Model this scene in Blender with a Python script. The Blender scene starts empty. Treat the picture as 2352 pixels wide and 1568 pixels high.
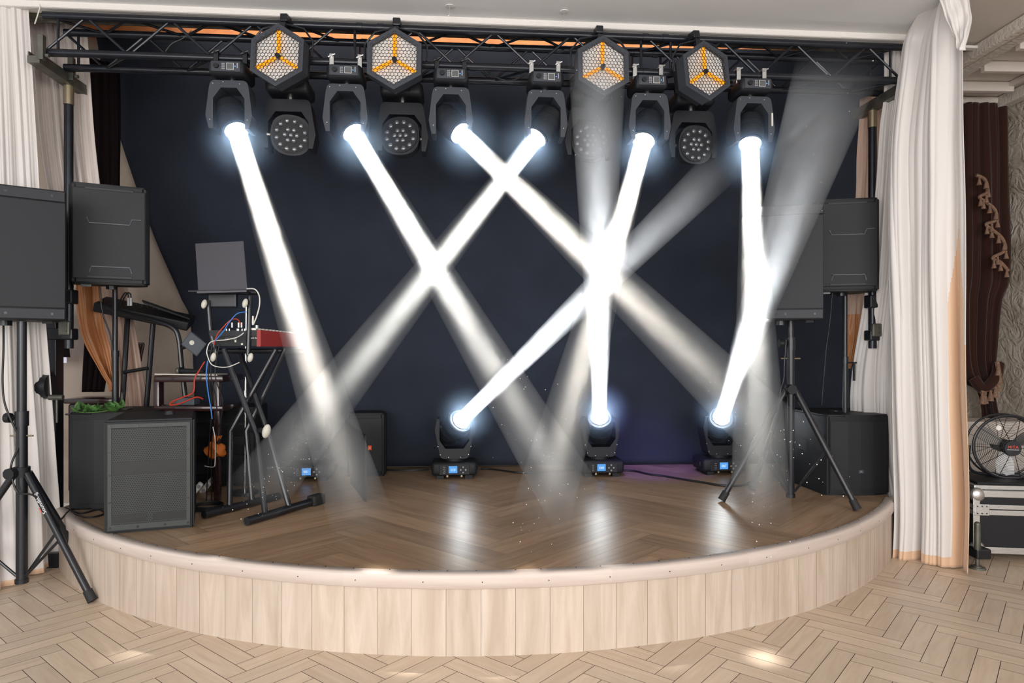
import bpy, bmesh, math, random
from mathutils import Vector, Matrix, Euler
from mathutils.noise import noise as mnoise
random.seed(7)
sc = bpy.context.scene
C = sc.collection
PI = math.pi
R = math.radians
# ------------------------------------------------------------------ camera
CZ, HY, CX, FP = 1.5, 800.0, 1176.0, 1568.0
cam = bpy.data.cameras.new('camera'); camo = bpy.data.objects.new('camera', cam); C.objects.link(camo)
cam.sensor_width = 36; cam.lens = 24; cam.shift_y = 16/2352; camo.location = (0, 0, CZ); camo.rotation_euler = (PI/2, 0, 0)
cam.clip_start = .05; cam.clip_end = 60
sc.camera = camo
def at(px, py, Y):
    """point at depth Y seen at pixel px, py"""
    return Vector(((px-CX)/FP*Y, Y, CZ-(py-HY)/FP*Y))
def on(px, py, h):
    return at(px, py, (CZ-h)*FP/(py-HY))
H = .396                                   # stage height
TH = math.atan(.0806)                      # yaw of the stage line
TU = Vector((math.cos(TH), math.sin(TH), 0)); TN = Vector((-math.sin(TH), math.cos(TH), 0))
TO = Vector((-3.04, 4.43, 0))
def line(px, off=0.0):
    """point of the truss line (shifted off towards the back) seen at pixel column px"""
    k = (px-CX)/FP; o = TO+TN*off
    t = (k*o.y-o.x)/(TU.x-k*TU.y)
    p = o+TU*t
    return Vector((p.x, p.y, 0))
# ------------------------------------------------------------------ materials
def nmat(name):
    m = bpy.data.materials.new(name); m.use_nodes = True
    nt = m.node_tree; return m, nt, nt.nodes['Principled BSDF']
def link(nt, a, b): nt.links.new(a, b)
def mat(name, col, rough=.5, metal=0, spec=.5, bump=0, bscale=200, var=0, vscale=8, emit=None, estr=0, sheen=0, coat=0):
    m, nt, b = nmat(name)
    b.inputs['Base Color'].default_value = (*col, 1); b.inputs['Roughness'].default_value = rough
    b.inputs['Metallic'].default_value = metal; b.inputs['Specular IOR Level'].default_value = spec
    if sheen: b.inputs['Sheen Weight'].default_value = sheen
    if coat: b.inputs['Coat Weight'].default_value = coat
    if emit:
        b.inputs['Emission Color'].default_value = (*emit, 1); b.inputs['Emission Strength'].default_value = estr
    tc = nt.nodes.new('ShaderNodeTexCoord')
    if bump:
        n = nt.nodes.new('ShaderNodeTexNoise'); n.inputs['Scale'].default_value = bscale; n.inputs['Detail'].default_value = 4
        link(nt, tc.outputs['Object'], n.inputs['Vector'])
        bp = nt.nodes.new('ShaderNodeBump'); bp.inputs['Strength'].default_value = bump; bp.inputs['Distance'].default_value = .01
        link(nt, n.outputs['Fac'], bp.inputs['Height']); link(nt, bp.outputs[0], b.inputs['Normal'])
    if var:
        n = nt.nodes.new('ShaderNodeTexNoise'); n.inputs['Scale'].default_value = vscale; n.inputs['Detail'].default_value = 5
        link(nt, tc.outputs['Object'], n.inputs['Vector'])
        r = nt.nodes.new('ShaderNodeMapRange'); r.inputs['To Min'].default_value = 1-var; r.inputs['To Max'].default_value = 1+var
        r.inputs['From Min'].default_value = .3; r.inputs['From Max'].default_value = .7
        link(nt, n.outputs['Fac'], r.inputs[0])
        mx = nt.nodes.new('ShaderNodeMix'); mx.data_type = 'RGBA'; mx.blend_type = 'MULTIPLY'; mx.inputs[0].default_value = 1
        mx.inputs[6].default_value = (*col, 1)
        link(nt, r.outputs[0], mx.inputs[7]); link(nt, mx.outputs[2], b.inputs['Base Color'])
    return m
def mth(nt, op, a, b=None, c=None):
    n = nt.nodes.new('ShaderNodeMath'); n.operation = op
    for i, v in enumerate((a, b, c)):
        if v is None: continue
        if isinstance(v, (int, float)): n.inputs[i].default_value = v
        else: link(nt, v, n.inputs[i])
    return n.outputs[0]
def grille(name, base, hole, s, rad, rough=.5, metal=.3, ax=('X', 'Z')):
    """perforated steel: hexagonal grid of round holes, in object coordinates"""
    m, nt, b = nmat(name)
    tc = nt.nodes.new('ShaderNodeTexCoord'); sp = nt.nodes.new('ShaderNodeSeparateXYZ'); link(nt, tc.outputs['Object'], sp.inputs[0])
    u = mth(nt, 'DIVIDE', sp.outputs[ax[0]], s); v = mth(nt, 'DIVIDE', sp.outputs[ax[1]], s*1.732)
    ds = []
    for o in (0., .5):
        a = mth(nt, 'SUBTRACT', mth(nt, 'FRACT', mth(nt, 'ADD', u, o+100)), .5)
        c = mth(nt, 'MULTIPLY', mth(nt, 'SUBTRACT', mth(nt, 'FRACT', mth(nt, 'ADD', v, o+100)), .5), 1.732)
        ds.append(mth(nt, 'SQRT', mth(nt, 'ADD', mth(nt, 'MULTIPLY', a, a), mth(nt, 'MULTIPLY', c, c))))
    d = mth(nt, 'MINIMUM', ds[0], ds[1])
    k = nt.nodes.new('ShaderNodeMapRange'); k.inputs['From Min'].default_value = rad-.04; k.inputs['From Max'].default_value = rad+.04
    link(nt, d, k.inputs[0])
    mx = nt.nodes.new('ShaderNodeMix'); mx.data_type = 'RGBA'; mx.inputs[6].default_value = (*hole, 1); mx.inputs[7].default_value = (*base, 1)
    link(nt, k.outputs[0], mx.inputs[0]); link(nt, mx.outputs[2], b.inputs['Base Color'])
    b.inputs['Roughness'].default_value = rough
    link(nt, mth(nt, 'MULTIPLY', k.outputs[0], metal), b.inputs['Metallic'])
    return m
def wood(name, light, dark, rough=.35, scale=(2.2, 26), rnd=.18, gloss_bump=.15, spec=.5, contrast=(.35, .7)):
    """planks: UV runs along the grain, the 'rnd' colour attribute tells the planks apart"""
    m, nt, b = nmat(name)
    uv = nt.nodes.new('ShaderNodeUVMap'); uv.uv_map = 'UVMap'
    at_ = nt.nodes.new('ShaderNodeAttribute'); at_.attribute_name = 'rnd'
    sp = nt.nodes.new('ShaderNodeSeparateColor'); link(nt, at_.outputs['Color'], sp.inputs[0])
    sx = nt.nodes.new('ShaderNodeSeparateXYZ'); link(nt, uv.outputs[0], sx.inputs[0])
    cb = nt.nodes.new('ShaderNodeCombineXYZ')
    link(nt, mth(nt, 'MULTIPLY', sx.outputs[0], scale[0]), cb.inputs[0]); link(nt, mth(nt, 'MULTIPLY', sx.outputs[1], scale[1]), cb.inputs[1])
    link(nt, mth(nt, 'MULTIPLY', sp.outputs[1], 57), cb.inputs[2])
    n = nt.nodes.new('ShaderNodeTexNoise'); n.inputs['Scale'].default_value = 1; n.inputs['Detail'].default_value = 7; n.inputs['Roughness'].default_value = .62
    n.inputs['Distortion'].default_value = .8
    link(nt, cb.outputs[0], n.inputs['Vector'])
    r = nt.nodes.new('ShaderNodeMapRange'); r.inputs['From Min'].default_value = contrast[0]; r.inputs['From Max'].default_value = contrast[1]
    link(nt, n.outputs['Fac'], r.inputs[0])
    mx = nt.nodes.new('ShaderNodeMix'); mx.data_type = 'RGBA'; mx.inputs[6].default_value = (*dark, 1); mx.inputs[7].default_value = (*light, 1)
    link(nt, r.outputs[0], mx.inputs[0])
    k = nt.nodes.new('ShaderNodeMapRange'); k.inputs['To Min'].default_value = 1-rnd; k.inputs['To Max'].default_value = 1+rnd*.6
    link(nt, sp.outputs[0], k.inputs[0])
    m2 = nt.nodes.new('ShaderNodeMix'); m2.data_type = 'RGBA'; m2.blend_type = 'MULTIPLY'; m2.inputs[0].default_value = 1
    link(nt, mx.outputs[2], m2.inputs[6]); link(nt, k.outputs[0], m2.inputs[7]); link(nt, m2.outputs[2], b.inputs['Base Color'])
    b.inputs['Roughness'].default_value = rough; b.inputs['Specular IOR Level'].default_value = spec
    bp = nt.nodes.new('ShaderNodeBump'); bp.inputs['Strength'].default_value = gloss_bump; bp.inputs['Distance'].default_value = .004
    link(nt, n.outputs['Fac'], bp.inputs['Height']); link(nt, bp.outputs[0], b.inputs['Normal'])
    return m
def stained(name, a, bcol, scale=1.4, rough=.85, bump=0, lo=.45, hi=.75, wave=0):
    m, nt, b = nmat(name)
    tc = nt.nodes.new('ShaderNodeTexCoord')
    n = nt.nodes.new('ShaderNodeTexNoise'); n.inputs['Scale'].default_value = scale; n.inputs['Detail'].default_value = 8; n.inputs['Roughness'].default_value = .6
    link(nt, tc.outputs['Object'], n.inputs['Vector'])
    r = nt.nodes.new('ShaderNodeMapRange'); r.inputs['From Min'].default_value = lo; r.inputs['From Max'].default_value = hi
    link(nt, n.outputs['Fac'], r.inputs[0])
    mx = nt.nodes.new('ShaderNodeMix'); mx.data_type = 'RGBA'; mx.inputs[6].default_value = (*a, 1); mx.inputs[7].default_value = (*bcol, 1)
    link(nt, r.outputs[0], mx.inputs[0]); link(nt, mx.outputs[2], b.inputs['Base Color']); b.inputs['Roughness'].default_value = rough
    if bump:
        v = nt.nodes.new('ShaderNodeTexNoise'); v.inputs['Scale'].default_value = wave or 14; v.inputs['Detail'].default_value = 3; v.inputs['Distortion'].default_value = 3.5
        link(nt, tc.outputs['Object'], v.inputs['Vector'])
        bp = nt.nodes.new('ShaderNodeBump'); bp.inputs['Strength'].default_value = bump; bp.inputs['Distance'].default_value = .03
        link(nt, v.outputs['Fac'], bp.inputs['Height']); link(nt, bp.outputs[0], b.inputs['Normal'])
    return m
def emis(name, col, s):
    m = bpy.data.materials.new(name); m.use_nodes = True; nt = m.node_tree; nt.nodes.clear()
    o = nt.nodes.new('ShaderNodeOutputMaterial'); e = nt.nodes.new('ShaderNodeEmission'); e.inputs[0].default_value = (*col, 1); e.inputs[1].default_value = s
    link(nt, e.outputs[0], o.inputs[0]); return m
def haze(name, d, fade, g=.1):
    """patchy haze that thins out towards the far end of its column (length in the object's z)"""
    m = bpy.data.materials.new(name); m.use_nodes = True; nt = m.node_tree; nt.nodes.clear()
    o = nt.nodes.new('ShaderNodeOutputMaterial'); s = nt.nodes.new('ShaderNodeVolumeScatter'); s.inputs['Color'].default_value = (1, 1, 1, 1)
    s.inputs['Anisotropy'].default_value = g
    tc = nt.nodes.new('ShaderNodeTexCoord'); sx = nt.nodes.new('ShaderNodeSeparateXYZ'); link(nt, tc.outputs['Object'], sx.inputs[0])
    f = nt.nodes.new('ShaderNodeMapRange'); f.interpolation_type = 'SMOOTHSTEP'
    for k, v in zip(('From Min', 'From Max', 'To Min', 'To Max'), fade): f.inputs[k].default_value = v
    link(nt, sx.outputs[2], f.inputs[0])
    n = nt.nodes.new('ShaderNodeTexNoise'); n.inputs['Scale'].default_value = 4.5; n.inputs['Detail'].default_value = 2; link(nt, tc.outputs['Object'], n.inputs['Vector'])
    f2 = nt.nodes.new('ShaderNodeMapRange'); f2.inputs['From Max'].default_value = fade[0]; f2.inputs['To Min'].default_value = .22; f2.inputs['To Max'].default_value = 1.9
    link(nt, sx.outputs[2], f2.inputs[0]); ff = mth(nt, 'MULTIPLY', f.outputs[0], f2.outputs[0])
    dd = mth(nt, 'MULTIPLY', mth(nt, 'MULTIPLY', ff, d), mth(nt, 'ADD', mth(nt, 'MULTIPLY', n.outputs['Fac'], 1.2), .4))
    link(nt, dd, s.inputs['Density'])
    link(nt, s.outputs[0], o.inputs['Volume']); return m

M = {}
M['black'] = mat('black_plastic', (.010, .0108, .013), .55, spec=.35, bump=.15, bscale=300)
M['blackm'] = mat('black_painted_steel', (.013, .014, .018), .32, .2, spec=.6)
M['trussblack'] = mat('truss_black_paint', (.010, .012, .018), .3, .2, var=.3, vscale=12)
M['grey'] = mat('dark_grey_plastic', (.040, .045, .056), .55, spec=.35)
M['grey2'] = mat('charcoal_plastic', (.0115, .013, .0165), .5, spec=.35)
M['rib'] = mat('rib_blue_grey', (.075, .085, .10), .45)
M['face'] = mat('speaker_strip', (.022, .024, .030), .5, spec=.35)
M['chrome'] = mat('chrome', (.75, .75, .75), .18, 1)
M['alu'] = mat('brushed_aluminium', (.62, .62, .61), .35, .9, bump=.1, bscale=90)
M['galv'] = mat('galvanised_steel', (.13, .13, .11), .45, .6, var=.3, vscale=10)
M['brass'] = mat('worn_brass', (.32, .27, .18), .4, .8)
M['satin'] = mat('white_satin', (.70, .66, .635), .42, spec=.35, sheen=.3, bump=.12, bscale=5)
M['satin2'] = mat('pinkish_white_satin', (.60, .53, .49), .45, spec=.35, sheen=.3, bump=.12, bscale=5)
M['peach'] = mat('peach_satin', (.70, .47, .31), .4, spec=.4, sheen=.3, bump=.15, bscale=5)
M['orange_satin'] = mat('orange_satin', (.45, .19, .075), .4, spec=.4, bump=.15, bscale=6)
M['pink'] = mat('pink_satin', (.50, .35, .28), .45, spec=.3, bump=.1, bscale=5)
M['velvet'] = mat('brown_velvet', (.036, .013, .009), .9, spec=.15, sheen=.15)
M['velvetd'] = mat('dark_brown_velvet', (.012, .007, .008), .9, spec=.1)
M['fringe'] = mat('tan_fringe', (.22, .13, .085), .8, var=.3, vscale=60)
M['drop'] = mat('navy_black_cloth', (.022, .0275, .041), .85, spec=.2, var=.12, vscale=3)  # bluish lift of the stage haze is put into this cloth colour
M['ceil'] = mat('ceiling_paint', (.82, .82, .81), .7)
M['mould'] = mat('white_moulding', (.74, .70, .66), .6, bump=.3, bscale=120)
M['orn'] = mat('ornate_plaster', (.66, .59, .52), .6, bump=.8, bscale=38)
M['plaster'] = mat('cream_plaster', (.64, .57, .51), .6)
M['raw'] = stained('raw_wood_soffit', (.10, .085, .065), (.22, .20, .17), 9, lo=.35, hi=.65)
M['terra'] = mat('terracotta_paint', (.75, .28, .10), .7, var=.15)
M['wallb'] = stained('stained_beige_plaster', (.46, .385, .32), (.25, .19, .13), 1.7, lo=.5, hi=.85)
M['wallpaper'] = stained('embossed_cream_wallpaper', (.55, .49, .42), (.26, .20, .13), 2.6, bump=.9, wave=6, rough=.5)
M['rub'] = mat('rubber', (.012, .012, .013), .7)
M['cable'] = mat('black_cable', (.010, .010, .012), .45)
M['white'] = mat('white_plastic', (.72, .70, .66), .4)
M['cream'] = mat('cream_knob', (.62, .60, .52), .45)
M['red'] = mat('red_lacquer', (.33, .035, .03), .35, coat=.3)
M['redc'] = mat('red_cable', (.5, .04, .02), .4)
M['bluec'] = mat('blue_cable', (.05, .2, .6), .4)
M['jblred'] = mat('orange_red_badge', (.85, .09, .02), .4)
M['dwood'] = mat('dark_mahogany', (.028, .010, .010), .25, bump=.05, coat=.4)
M['paper'] = mat('paper', (.6, .56, .5), .7)
M['laptop'] = mat('laptop_lid', (.075, .072, .085), .5, .3)
M['leaf'] = mat('ivy_leaf', (.055, .145, .03), .5, var=.4, vscale=30)
M['orange_bag'] = mat('orange_bag', (.65, .17, .02), .4)
M['greyblue'] = mat('grey_blue_plastic', (.06, .07, .085), .5)
M['screen'] = emis('blue_screen', (.13, .42, .95), 1.0)
M['lcd'] = mat('lcd_off', (.10, .105, .11), .3)
M['digit'] = emis('screen_digits', (.8, .93, 1), 1.2)
M['blueled'] = emis('blue_led', (.1, .35, 1), 3)
M['greenled'] = emis('green_led', (.3, .9, .1), 1.5)
M['lens'] = emis('lit_lens', (.80, .90, 1), 40)
M['lensb'] = emis('lit_lens_bright', (.80, .90, 1), 70)
M['reflector'] = mat('crinkled_reflector', (.92, .91, .89), .4, .1, bump=.9, bscale=120, var=.22, vscale=70)
M['tube'] = emis('orange_tube', (1, .38, .015), 1.35)
M['ledlens'] = mat('led_lens', (.13, .135, .15), .12, .2, spec=.9, coat=1)
M['text'] = mat('white_lettering', (.75, .75, .75), .5)
M['textdim'] = mat('grey_lettering', (.3, .3, .32), .5)
M['redtext'] = mat('red_lettering', (.75, .08, .04), .5)
M['daylight'] = emis('bright_window', (.82, .80, .95), .85)
M['g_sub'] = grille('perforated_grille_grey', (.042, .046, .044), (.0015, .0015, .002), .0130, .36, rough=.6)
M['g_big'] = grille('perforated_grille_dark', (.020, .022, .027), (.0015, .0015, .003), .0115, .36, rough=.6)
M['g_fine'] = grille('perforated_grille_fine', (.017, .019, .024), (.006, .0065, .009), .008, .3, rough=.6)
M['g_frame'] = mat('grille_frame_grey', (.052, .056, .053), .55, .2, spec=.4)
M['tile'] = wood('floor_planks', (.63, .505, .385), (.53, .405, .295), rough=.36, scale=(3, 26), rnd=.10, gloss_bump=.08, contrast=(.3, .65))
M['gap'] = mat('floor_joint', (.05, .035, .025), .9)
M['deck'] = wood('stage_laminate', (.40, .275, .175), (.265, .165, .095), rough=.33, scale=(1.4, 20), rnd=.20, gloss_bump=.35, contrast=(.33, .68))
M['deckgap'] = mat('deck_joint', (.06, .035, .02), .9)
M['fascia'] = wood('fascia_boards', (.61, .515, .43), (.46, .365, .285), rough=.5, scale=(1.3, 13), rnd=.07, gloss_bump=.1, contrast=(.33, .66))
M['nosing'] = wood('nosing_wood', (.66, .57, .515), (.55, .455, .40), rough=.5, scale=(1.2, 30), rnd=.05, gloss_bump=.05, contrast=(.3, .7))

# ------------------------------------------------------------------ mesh builder
class MB:
    def __init__(s): s.bm = bmesh.new(); s.mi = 0
    def _fin(s, vs, mtx=None):
        if mtx is not None: bmesh.ops.transform(s.bm, matrix=mtx, verts=vs)
        for f in {f for v in vs for f in v.link_faces}: f.material_index = s.mi
        return vs
    def box(s, c, d, rot=None, bev=0, seg=2):
        g = bmesh.ops.create_cube(s.bm, size=1); vs = g['verts']
        bmesh.ops.scale(s.bm, vec=Vector(d), verts=vs)
        if bev:
            es = list({e for v in vs for e in v.link_edges})
            r = bmesh.ops.bevel(s.bm, geom=es+vs, offset=min(bev, min(d)*.49), segments=seg, affect='EDGES', profile=.5)
            vs = list({v for v in r['verts']} | {v for f in r['faces'] for v in f.verts})
            seen = set(vs); stack = list(vs)
            while stack:
                v = stack.pop()
                for e in v.link_edges:
                    o = e.other_vert(v)
                    if o not in seen: seen.add(o); stack.append(o)
            vs = list(seen)
        m = Matrix.Translation(Vector(c))
        if rot is not None: m = m @ (Euler(rot).to_matrix().to_4x4() if not isinstance(rot, Matrix) else rot.to_4x4())
        return s._fin(vs, m)
    def cyl(s, a, b, r, r2=None, seg=20, cap=True):
        a = Vector(a); b = Vector(b); d = b-a
        g = bmesh.ops.create_cone(s.bm, cap_ends=cap, segments=seg, radius1=r, radius2=r if r2 is None else r2, depth=d.length)
        m = Matrix.Translation((a+b)/2) @ d.to_track_quat('Z', 'Y').to_matrix().to_4x4()
        return s._fin(g['verts'], m)
    def ball(s, c, r, sc_=(1, 1, 1), seg=16):
        g = bmesh.ops.create_uvsphere(s.bm, u_segments=seg, v_segments=max(6, seg//2), radius=r)
        return s._fin(g['verts'], Matrix.Translation(Vector(c)) @ Matrix.Diagonal((*sc_, 1)))
    def ring(s, c, axis, Rr, r, n=40, k=8):
        c = Vector(c); q = Vector(axis).to_track_quat('Z', 'Y')
        return s.tube([c+q @ Vector((Rr*math.cos(2*PI*i/n), Rr*math.sin(2*PI*i/n), 0)) for i in range(n)], r, k, True)
    def tube(s, pts, r, k=8, closed=False):
        pts = [Vector(p) for p in pts]; n = len(pts); rings = []; up = None
        for i, p in enumerate(pts):
            if closed: t = pts[(i+1) % n]-pts[i-1]
            else: t = pts[min(i+1, n-1)]-pts[max(i-1, 0)]
            t.normalize()
            if up is None: up = t.orthogonal().normalized()
            up = (up-t*up.dot(t))
            up = up.normalized() if up.length > 1e-6 else t.orthogonal().normalized()
            w = t.cross(up); rr = r[i] if isinstance(r, (list, tuple)) else r
            rings.append([s.bm.verts.new(p+up*math.cos(2*PI*j/k)*rr+w*math.sin(2*PI*j/k)*rr) for j in range(k)])
        m = n if closed else n-1
        for i in range(m):
            A = rings[i]; B = rings[(i+1) % n]
            for j in range(k): s.bm.faces.new((A[j], A[(j+1) % k], B[(j+1) % k], B[j]))
        if not closed: s.bm.faces.new(rings[0][::-1]); s.bm.faces.new(rings[-1])
        vs = [v for q in rings for v in q]; return s._fin(vs)
    def prism(s, pts, h0, h1, mtx=None, inner=None):
        """outline in the xy plane extruded from z=h0 to h1"""
        A = [s.bm.verts.new((x, y, h0)) for x, y in pts]; B = [s.bm.verts.new((x, y, h1)) for x, y in pts]; n = len(pts)
        for i in range(n): s.bm.faces.new((A[i], A[(i+1) % n], B[(i+1) % n], B[i]))
        if inner:
            A2 = [s.bm.verts.new((x, y, h0)) for x, y in inner]; B2 = [s.bm.verts.new((x, y, h1)) for x, y in inner]
            for i in range(n):
                j = (i+1) % n
                s.bm.faces.new((A2[j], A2[i], B2[i], B2[j])); s.bm.faces.new((A[j], A[i], A2[i], A2[j])); s.bm.faces.new((B[i], B[j], B2[j], B2[i]))
            return s._fin(A+B+A2+B2, mtx)
        s.bm.faces.new(A[::-1]); s.bm.faces.new(B)
        return s._fin(A+B, mtx)
    def build(s, name, mats, parent=None, smooth=False, loc=None, solid=0):
        bmesh.ops.recalc_face_normals(s.bm, faces=s.bm.faces)
        me = bpy.data.meshes.new(name); s.bm.to_mesh(me); s.bm.free()
        for m in (mats if isinstance(mats, (list, tuple)) else [mats]): me.materials.append(M[m] if isinstance(m, str) else m)
        if smooth:
            for p in me.polygons: p.use_smooth = True
            try: me.set_sharp_from_angle(angle=R(35))
            except Exception: pass
        o = bpy.data.objects.new(name, me); C.objects.link(o)
        if parent: o.parent = parent
        if loc is not None: o.location = loc
        return o
def tag(o, label=None, cat=None, group=None, kind=None):
    if label: o['label'] = label
    if cat: o['category'] = cat
    if group: o['group'] = group
    if kind: o['kind'] = kind
    return o
def empty(name, loc, rz=0, label=None, cat=None, group=None, rot=None):
    o = bpy.data.objects.new(name, None); C.objects.link(o); o.location = loc; o.rotation_euler = rot or (0, 0, rz); o.empty_display_size = .05
    return tag(o, label, cat, group)
def copy_tree(o, parent=None):
    c = o.copy(); C.objects.link(c); c.parent = parent
    for ch in list(o.children): copy_tree(ch, c)
    return c
def text(name, s, size, m, parent=None, loc=(0, 0, 0), rot=(PI/2, 0, 0), ext=.0008, bold=0):
    cu = bpy.data.curves.new(name, 'FONT'); cu.body = s; cu.size = size; cu.extrude = ext; cu.align_x = 'CENTER'; cu.align_y = 'CENTER'; cu.offset = bold
    t = bpy.data.objects.new('tmp', cu); C.objects.link(t)
    dg = bpy.context.evaluated_depsgraph_get(); me = bpy.data.meshes.new_from_object(t.evaluated_get(dg)); bpy.data.objects.remove(t)
    me.name = name; me.materials.clear(); me.materials.append(M[m])
    o = bpy.data.objects.new(name, me); C.objects.link(o); o.parent = parent; o.location = loc; o.rotation_euler = rot
    return o
def smooth_path(pts, n=8):
    """Catmull-Rom through pts"""
    pts = [Vector(p) for p in pts]; out = []
    for i in range(len(pts)-1):
        p0 = pts[max(i-1, 0)]; p1 = pts[i]; p2 = pts[i+1]; p3 = pts[min(i+2, len(pts)-1)]
        for k in range(n):
            t = k/n
            out.append(.5*((2*p1)+(-p0+p2)*t+(2*p0-5*p1+4*p2-p3)*t*t+(-p0+3*p1-3*p2+p3)*t**3))
    out.append(pts[-1]); return out
def cable(name, pts, r, m, label, cat='cable', parent=None, group=None, n=8):
    b = MB(); b.tube(smooth_path(pts, n), r, 7)
    o = b.build(name, m, parent, True)
    return tag(o, label, cat, group) if label else o

# ------------------------------------------------------------------ floors
def herring(w, L, rot, org, x0, x1, y0, y1, gap, z):
    """list of quads (corner, axis along the grain, axis across) of a herringbone"""
    q = Matrix.Rotation(rot-PI/4, 2); out = []
    W = max(abs(x0-org[0]), abs(x1-org[0]))+max(abs(y0-org[1]), abs(y1-org[1]))+2
    nk = int(W/w/1.2)+2; nm = int(W/L)+2
    for m in range(-nm, nm):
        for k in range(-nk, nk):
            for t in (0, 1):
                px = k*w+m*L; py = (k*w if t == 0 else (k+1)*w)-m*L
                a, b = (L, w) if t == 0 else (w, L)
                c = q @ Vector((px+a/2, py+b/2)); X = c.x+org[0]; Y = c.y+org[1]
                if X < x0-L or X > x1+L or Y < y0-L or Y > y1+L: continue
                cs = [q @ Vector((px+u, py+v)) for u, v in ((gap, gap), (a-gap, gap), (a-gap, b-gap), (gap, b-gap))]
                out.append(([Vector((c_.x+org[0], c_.y+org[1], z)) for c_ in cs], t))
    return out
def plank_mesh(quads, under, clip=None):
    bm = bmesh.new(); uv = bm.loops.layers.uv.new('UVMap'); cl = bm.loops.layers.float_color.new('rnd')
    for cs, t in quads:
        f = bm.faces.new([bm.verts.new(c) for c in cs]); a, b = random.random(), random.random()
        la = (cs[1]-cs[0]).length; lb = (cs[3]-cs[0]).length
        co = [(0, 0), (la, 0), (la, lb), (0, lb)]; ox, oy = random.random()*9, random.random()*9
        for l, (u, v) in zip(f.loops, co):
            l[uv].uv = (u+ox, v+oy) if t == 0 else (v+ox, u+oy); l[cl] = (a, b, 0, 1)
    if clip:
        for p, n in clip:
            bmesh.ops.bisect_plane(bm, geom=bm.verts[:]+bm.edges[:]+bm.faces[:], plane_co=p, plane_no=n, clear_outer=True)
    bm.faces.ensure_lookup_table()
    f = bm.faces.new([bm.verts.new(c) for c in under]); f.material_index = 1
    for f in bm.faces:
        if f.normal.z < 0: f.normal_flip()
    return bm
bm = plank_mesh(herring(.1, .46, R(90+5.5), (.06, 3.3), -5.5, 5.5, 2.0, 6.5, .0015, 0.0),
                [Vector(p) for p in ((-6, -3, -.002), (6, -3, -.002), (6, 7.2, -.002), (-6, 7.2, -.002))])
me = bpy.data.meshes.new('floor'); bm.to_mesh(me); bm.free(); me.materials.append(M['tile']); me.materials.append(M['gap'])
fl = bpy.data.objects.new('floor', me); C.objects.link(fl); tag(fl, 'light wood plank floor laid in herringbone', kind='structure')

# stage: circle segment
SC = Vector((-.2734, 6.9664)); SR = 3.644
a0 = math.atan2(4.55-SC.y, -2.98-SC.x); a1 = math.atan2(5.1-SC.y, 2.85-SC.x)
# sweep from the left tip to the right tip through the front
aL = PI+math.asin((SC.y-4.70)/SR); aR = 2*PI-math.asin((SC.y-5.02)/SR)
NA = 72
arc = [(SC.x+SR*math.cos(aL+(aR-aL)*i/NA), SC.y+SR*math.sin(aL+(aR-aL)*i/NA)) for i in range(NA+1)]
BY = 6.42
def backY(x): return 6.36+.0806*(x+.5)
outline = arc+[(arc[-1][0]+.02, backY(arc[-1][0])+.02), (arc[0][0]-.02, backY(arc[0][0])+.02)]
st = empty('stage', (0, 0, 0), 0, 'low semicircular stage with brown herringbone deck and pale wood fascia', 'stage')
clip = []
n = len(outline)
for i in range(n):
    p = Vector((*outline[i], 0)); q = Vector((*outline[(i+1) % n], 0)); d = q-p
    if d.length < 1e-4: continue
    clip.append((p, Vector((d.y, -d.x, 0)).normalized()))
bm = plank_mesh(herring(.19, 1.25, R(90+3), (-.02, 3.4), -3.3, 3.2, 3.0, 6.9, .0007, H),
                [Vector((x, y, H-.0015)) for x, y in outline], clip)
me = bpy.data.meshes.new('deck'); bm.to_mesh(me); bm.free(); me.materials.append(M['deck']); me.materials.append(M['deckgap'])
dk = bpy.data.objects.new('deck', me); C.objects.link(dk); dk.parent = st
# fascia
bm = bmesh.new(); uv = bm.loops.layers.uv.new('UVMap'); cl = bm.loops.layers.float_color.new('rnd')
def arcpt(s, r=SR): a = aL+s/SR; return Vector((SC.x+r*math.cos(a), SC.y+r*math.sin(a)))
TOT = SR*(aR-aL); bw = .17; s0 = 0
while s0 < TOT-.001:
    s1 = min(s0+bw, TOT); a, b = random.random(), random.random(); g = .0007
    for j in range(4):
        u0 = s0+g+(s1-s0-2*g)*j/4; u1 = s0+g+(s1-s0-2*g)*(j+1)/4
        p, q = arcpt(u0, SR-.004), arcpt(u1, SR-.004)
        f = bm.faces.new([bm.verts.new((p.x, p.y, 0)), bm.verts.new((q.x, q.y, 0)), bm.verts.new((q.x, q.y, H-.06)), bm.verts.new((p.x, p.y, H-.06))])
        for l, (u, v) in zip(f.loops, ((0, u0), (0, u1), (.34, u1), (.34, u0))): l[uv].uv = (u, v); l[cl] = (a, b, 0, 1)
    s0 = s1
me = bpy.data.meshes.new('fascia'); bm.to_mesh(me); bm.free(); me.materials.append(M['fascia'])
o = bpy.data.objects.new('fascia', me); C.objects.link(o); o.parent = st
b = MB()   # dark body behind the boards
b.prism([(x*1+(SC.x-x)*.006, y+(SC.y-y)*.006) for x, y in outline], 0.0, H-.004); b.build('stage_body', 'deckgap', st)
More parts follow.
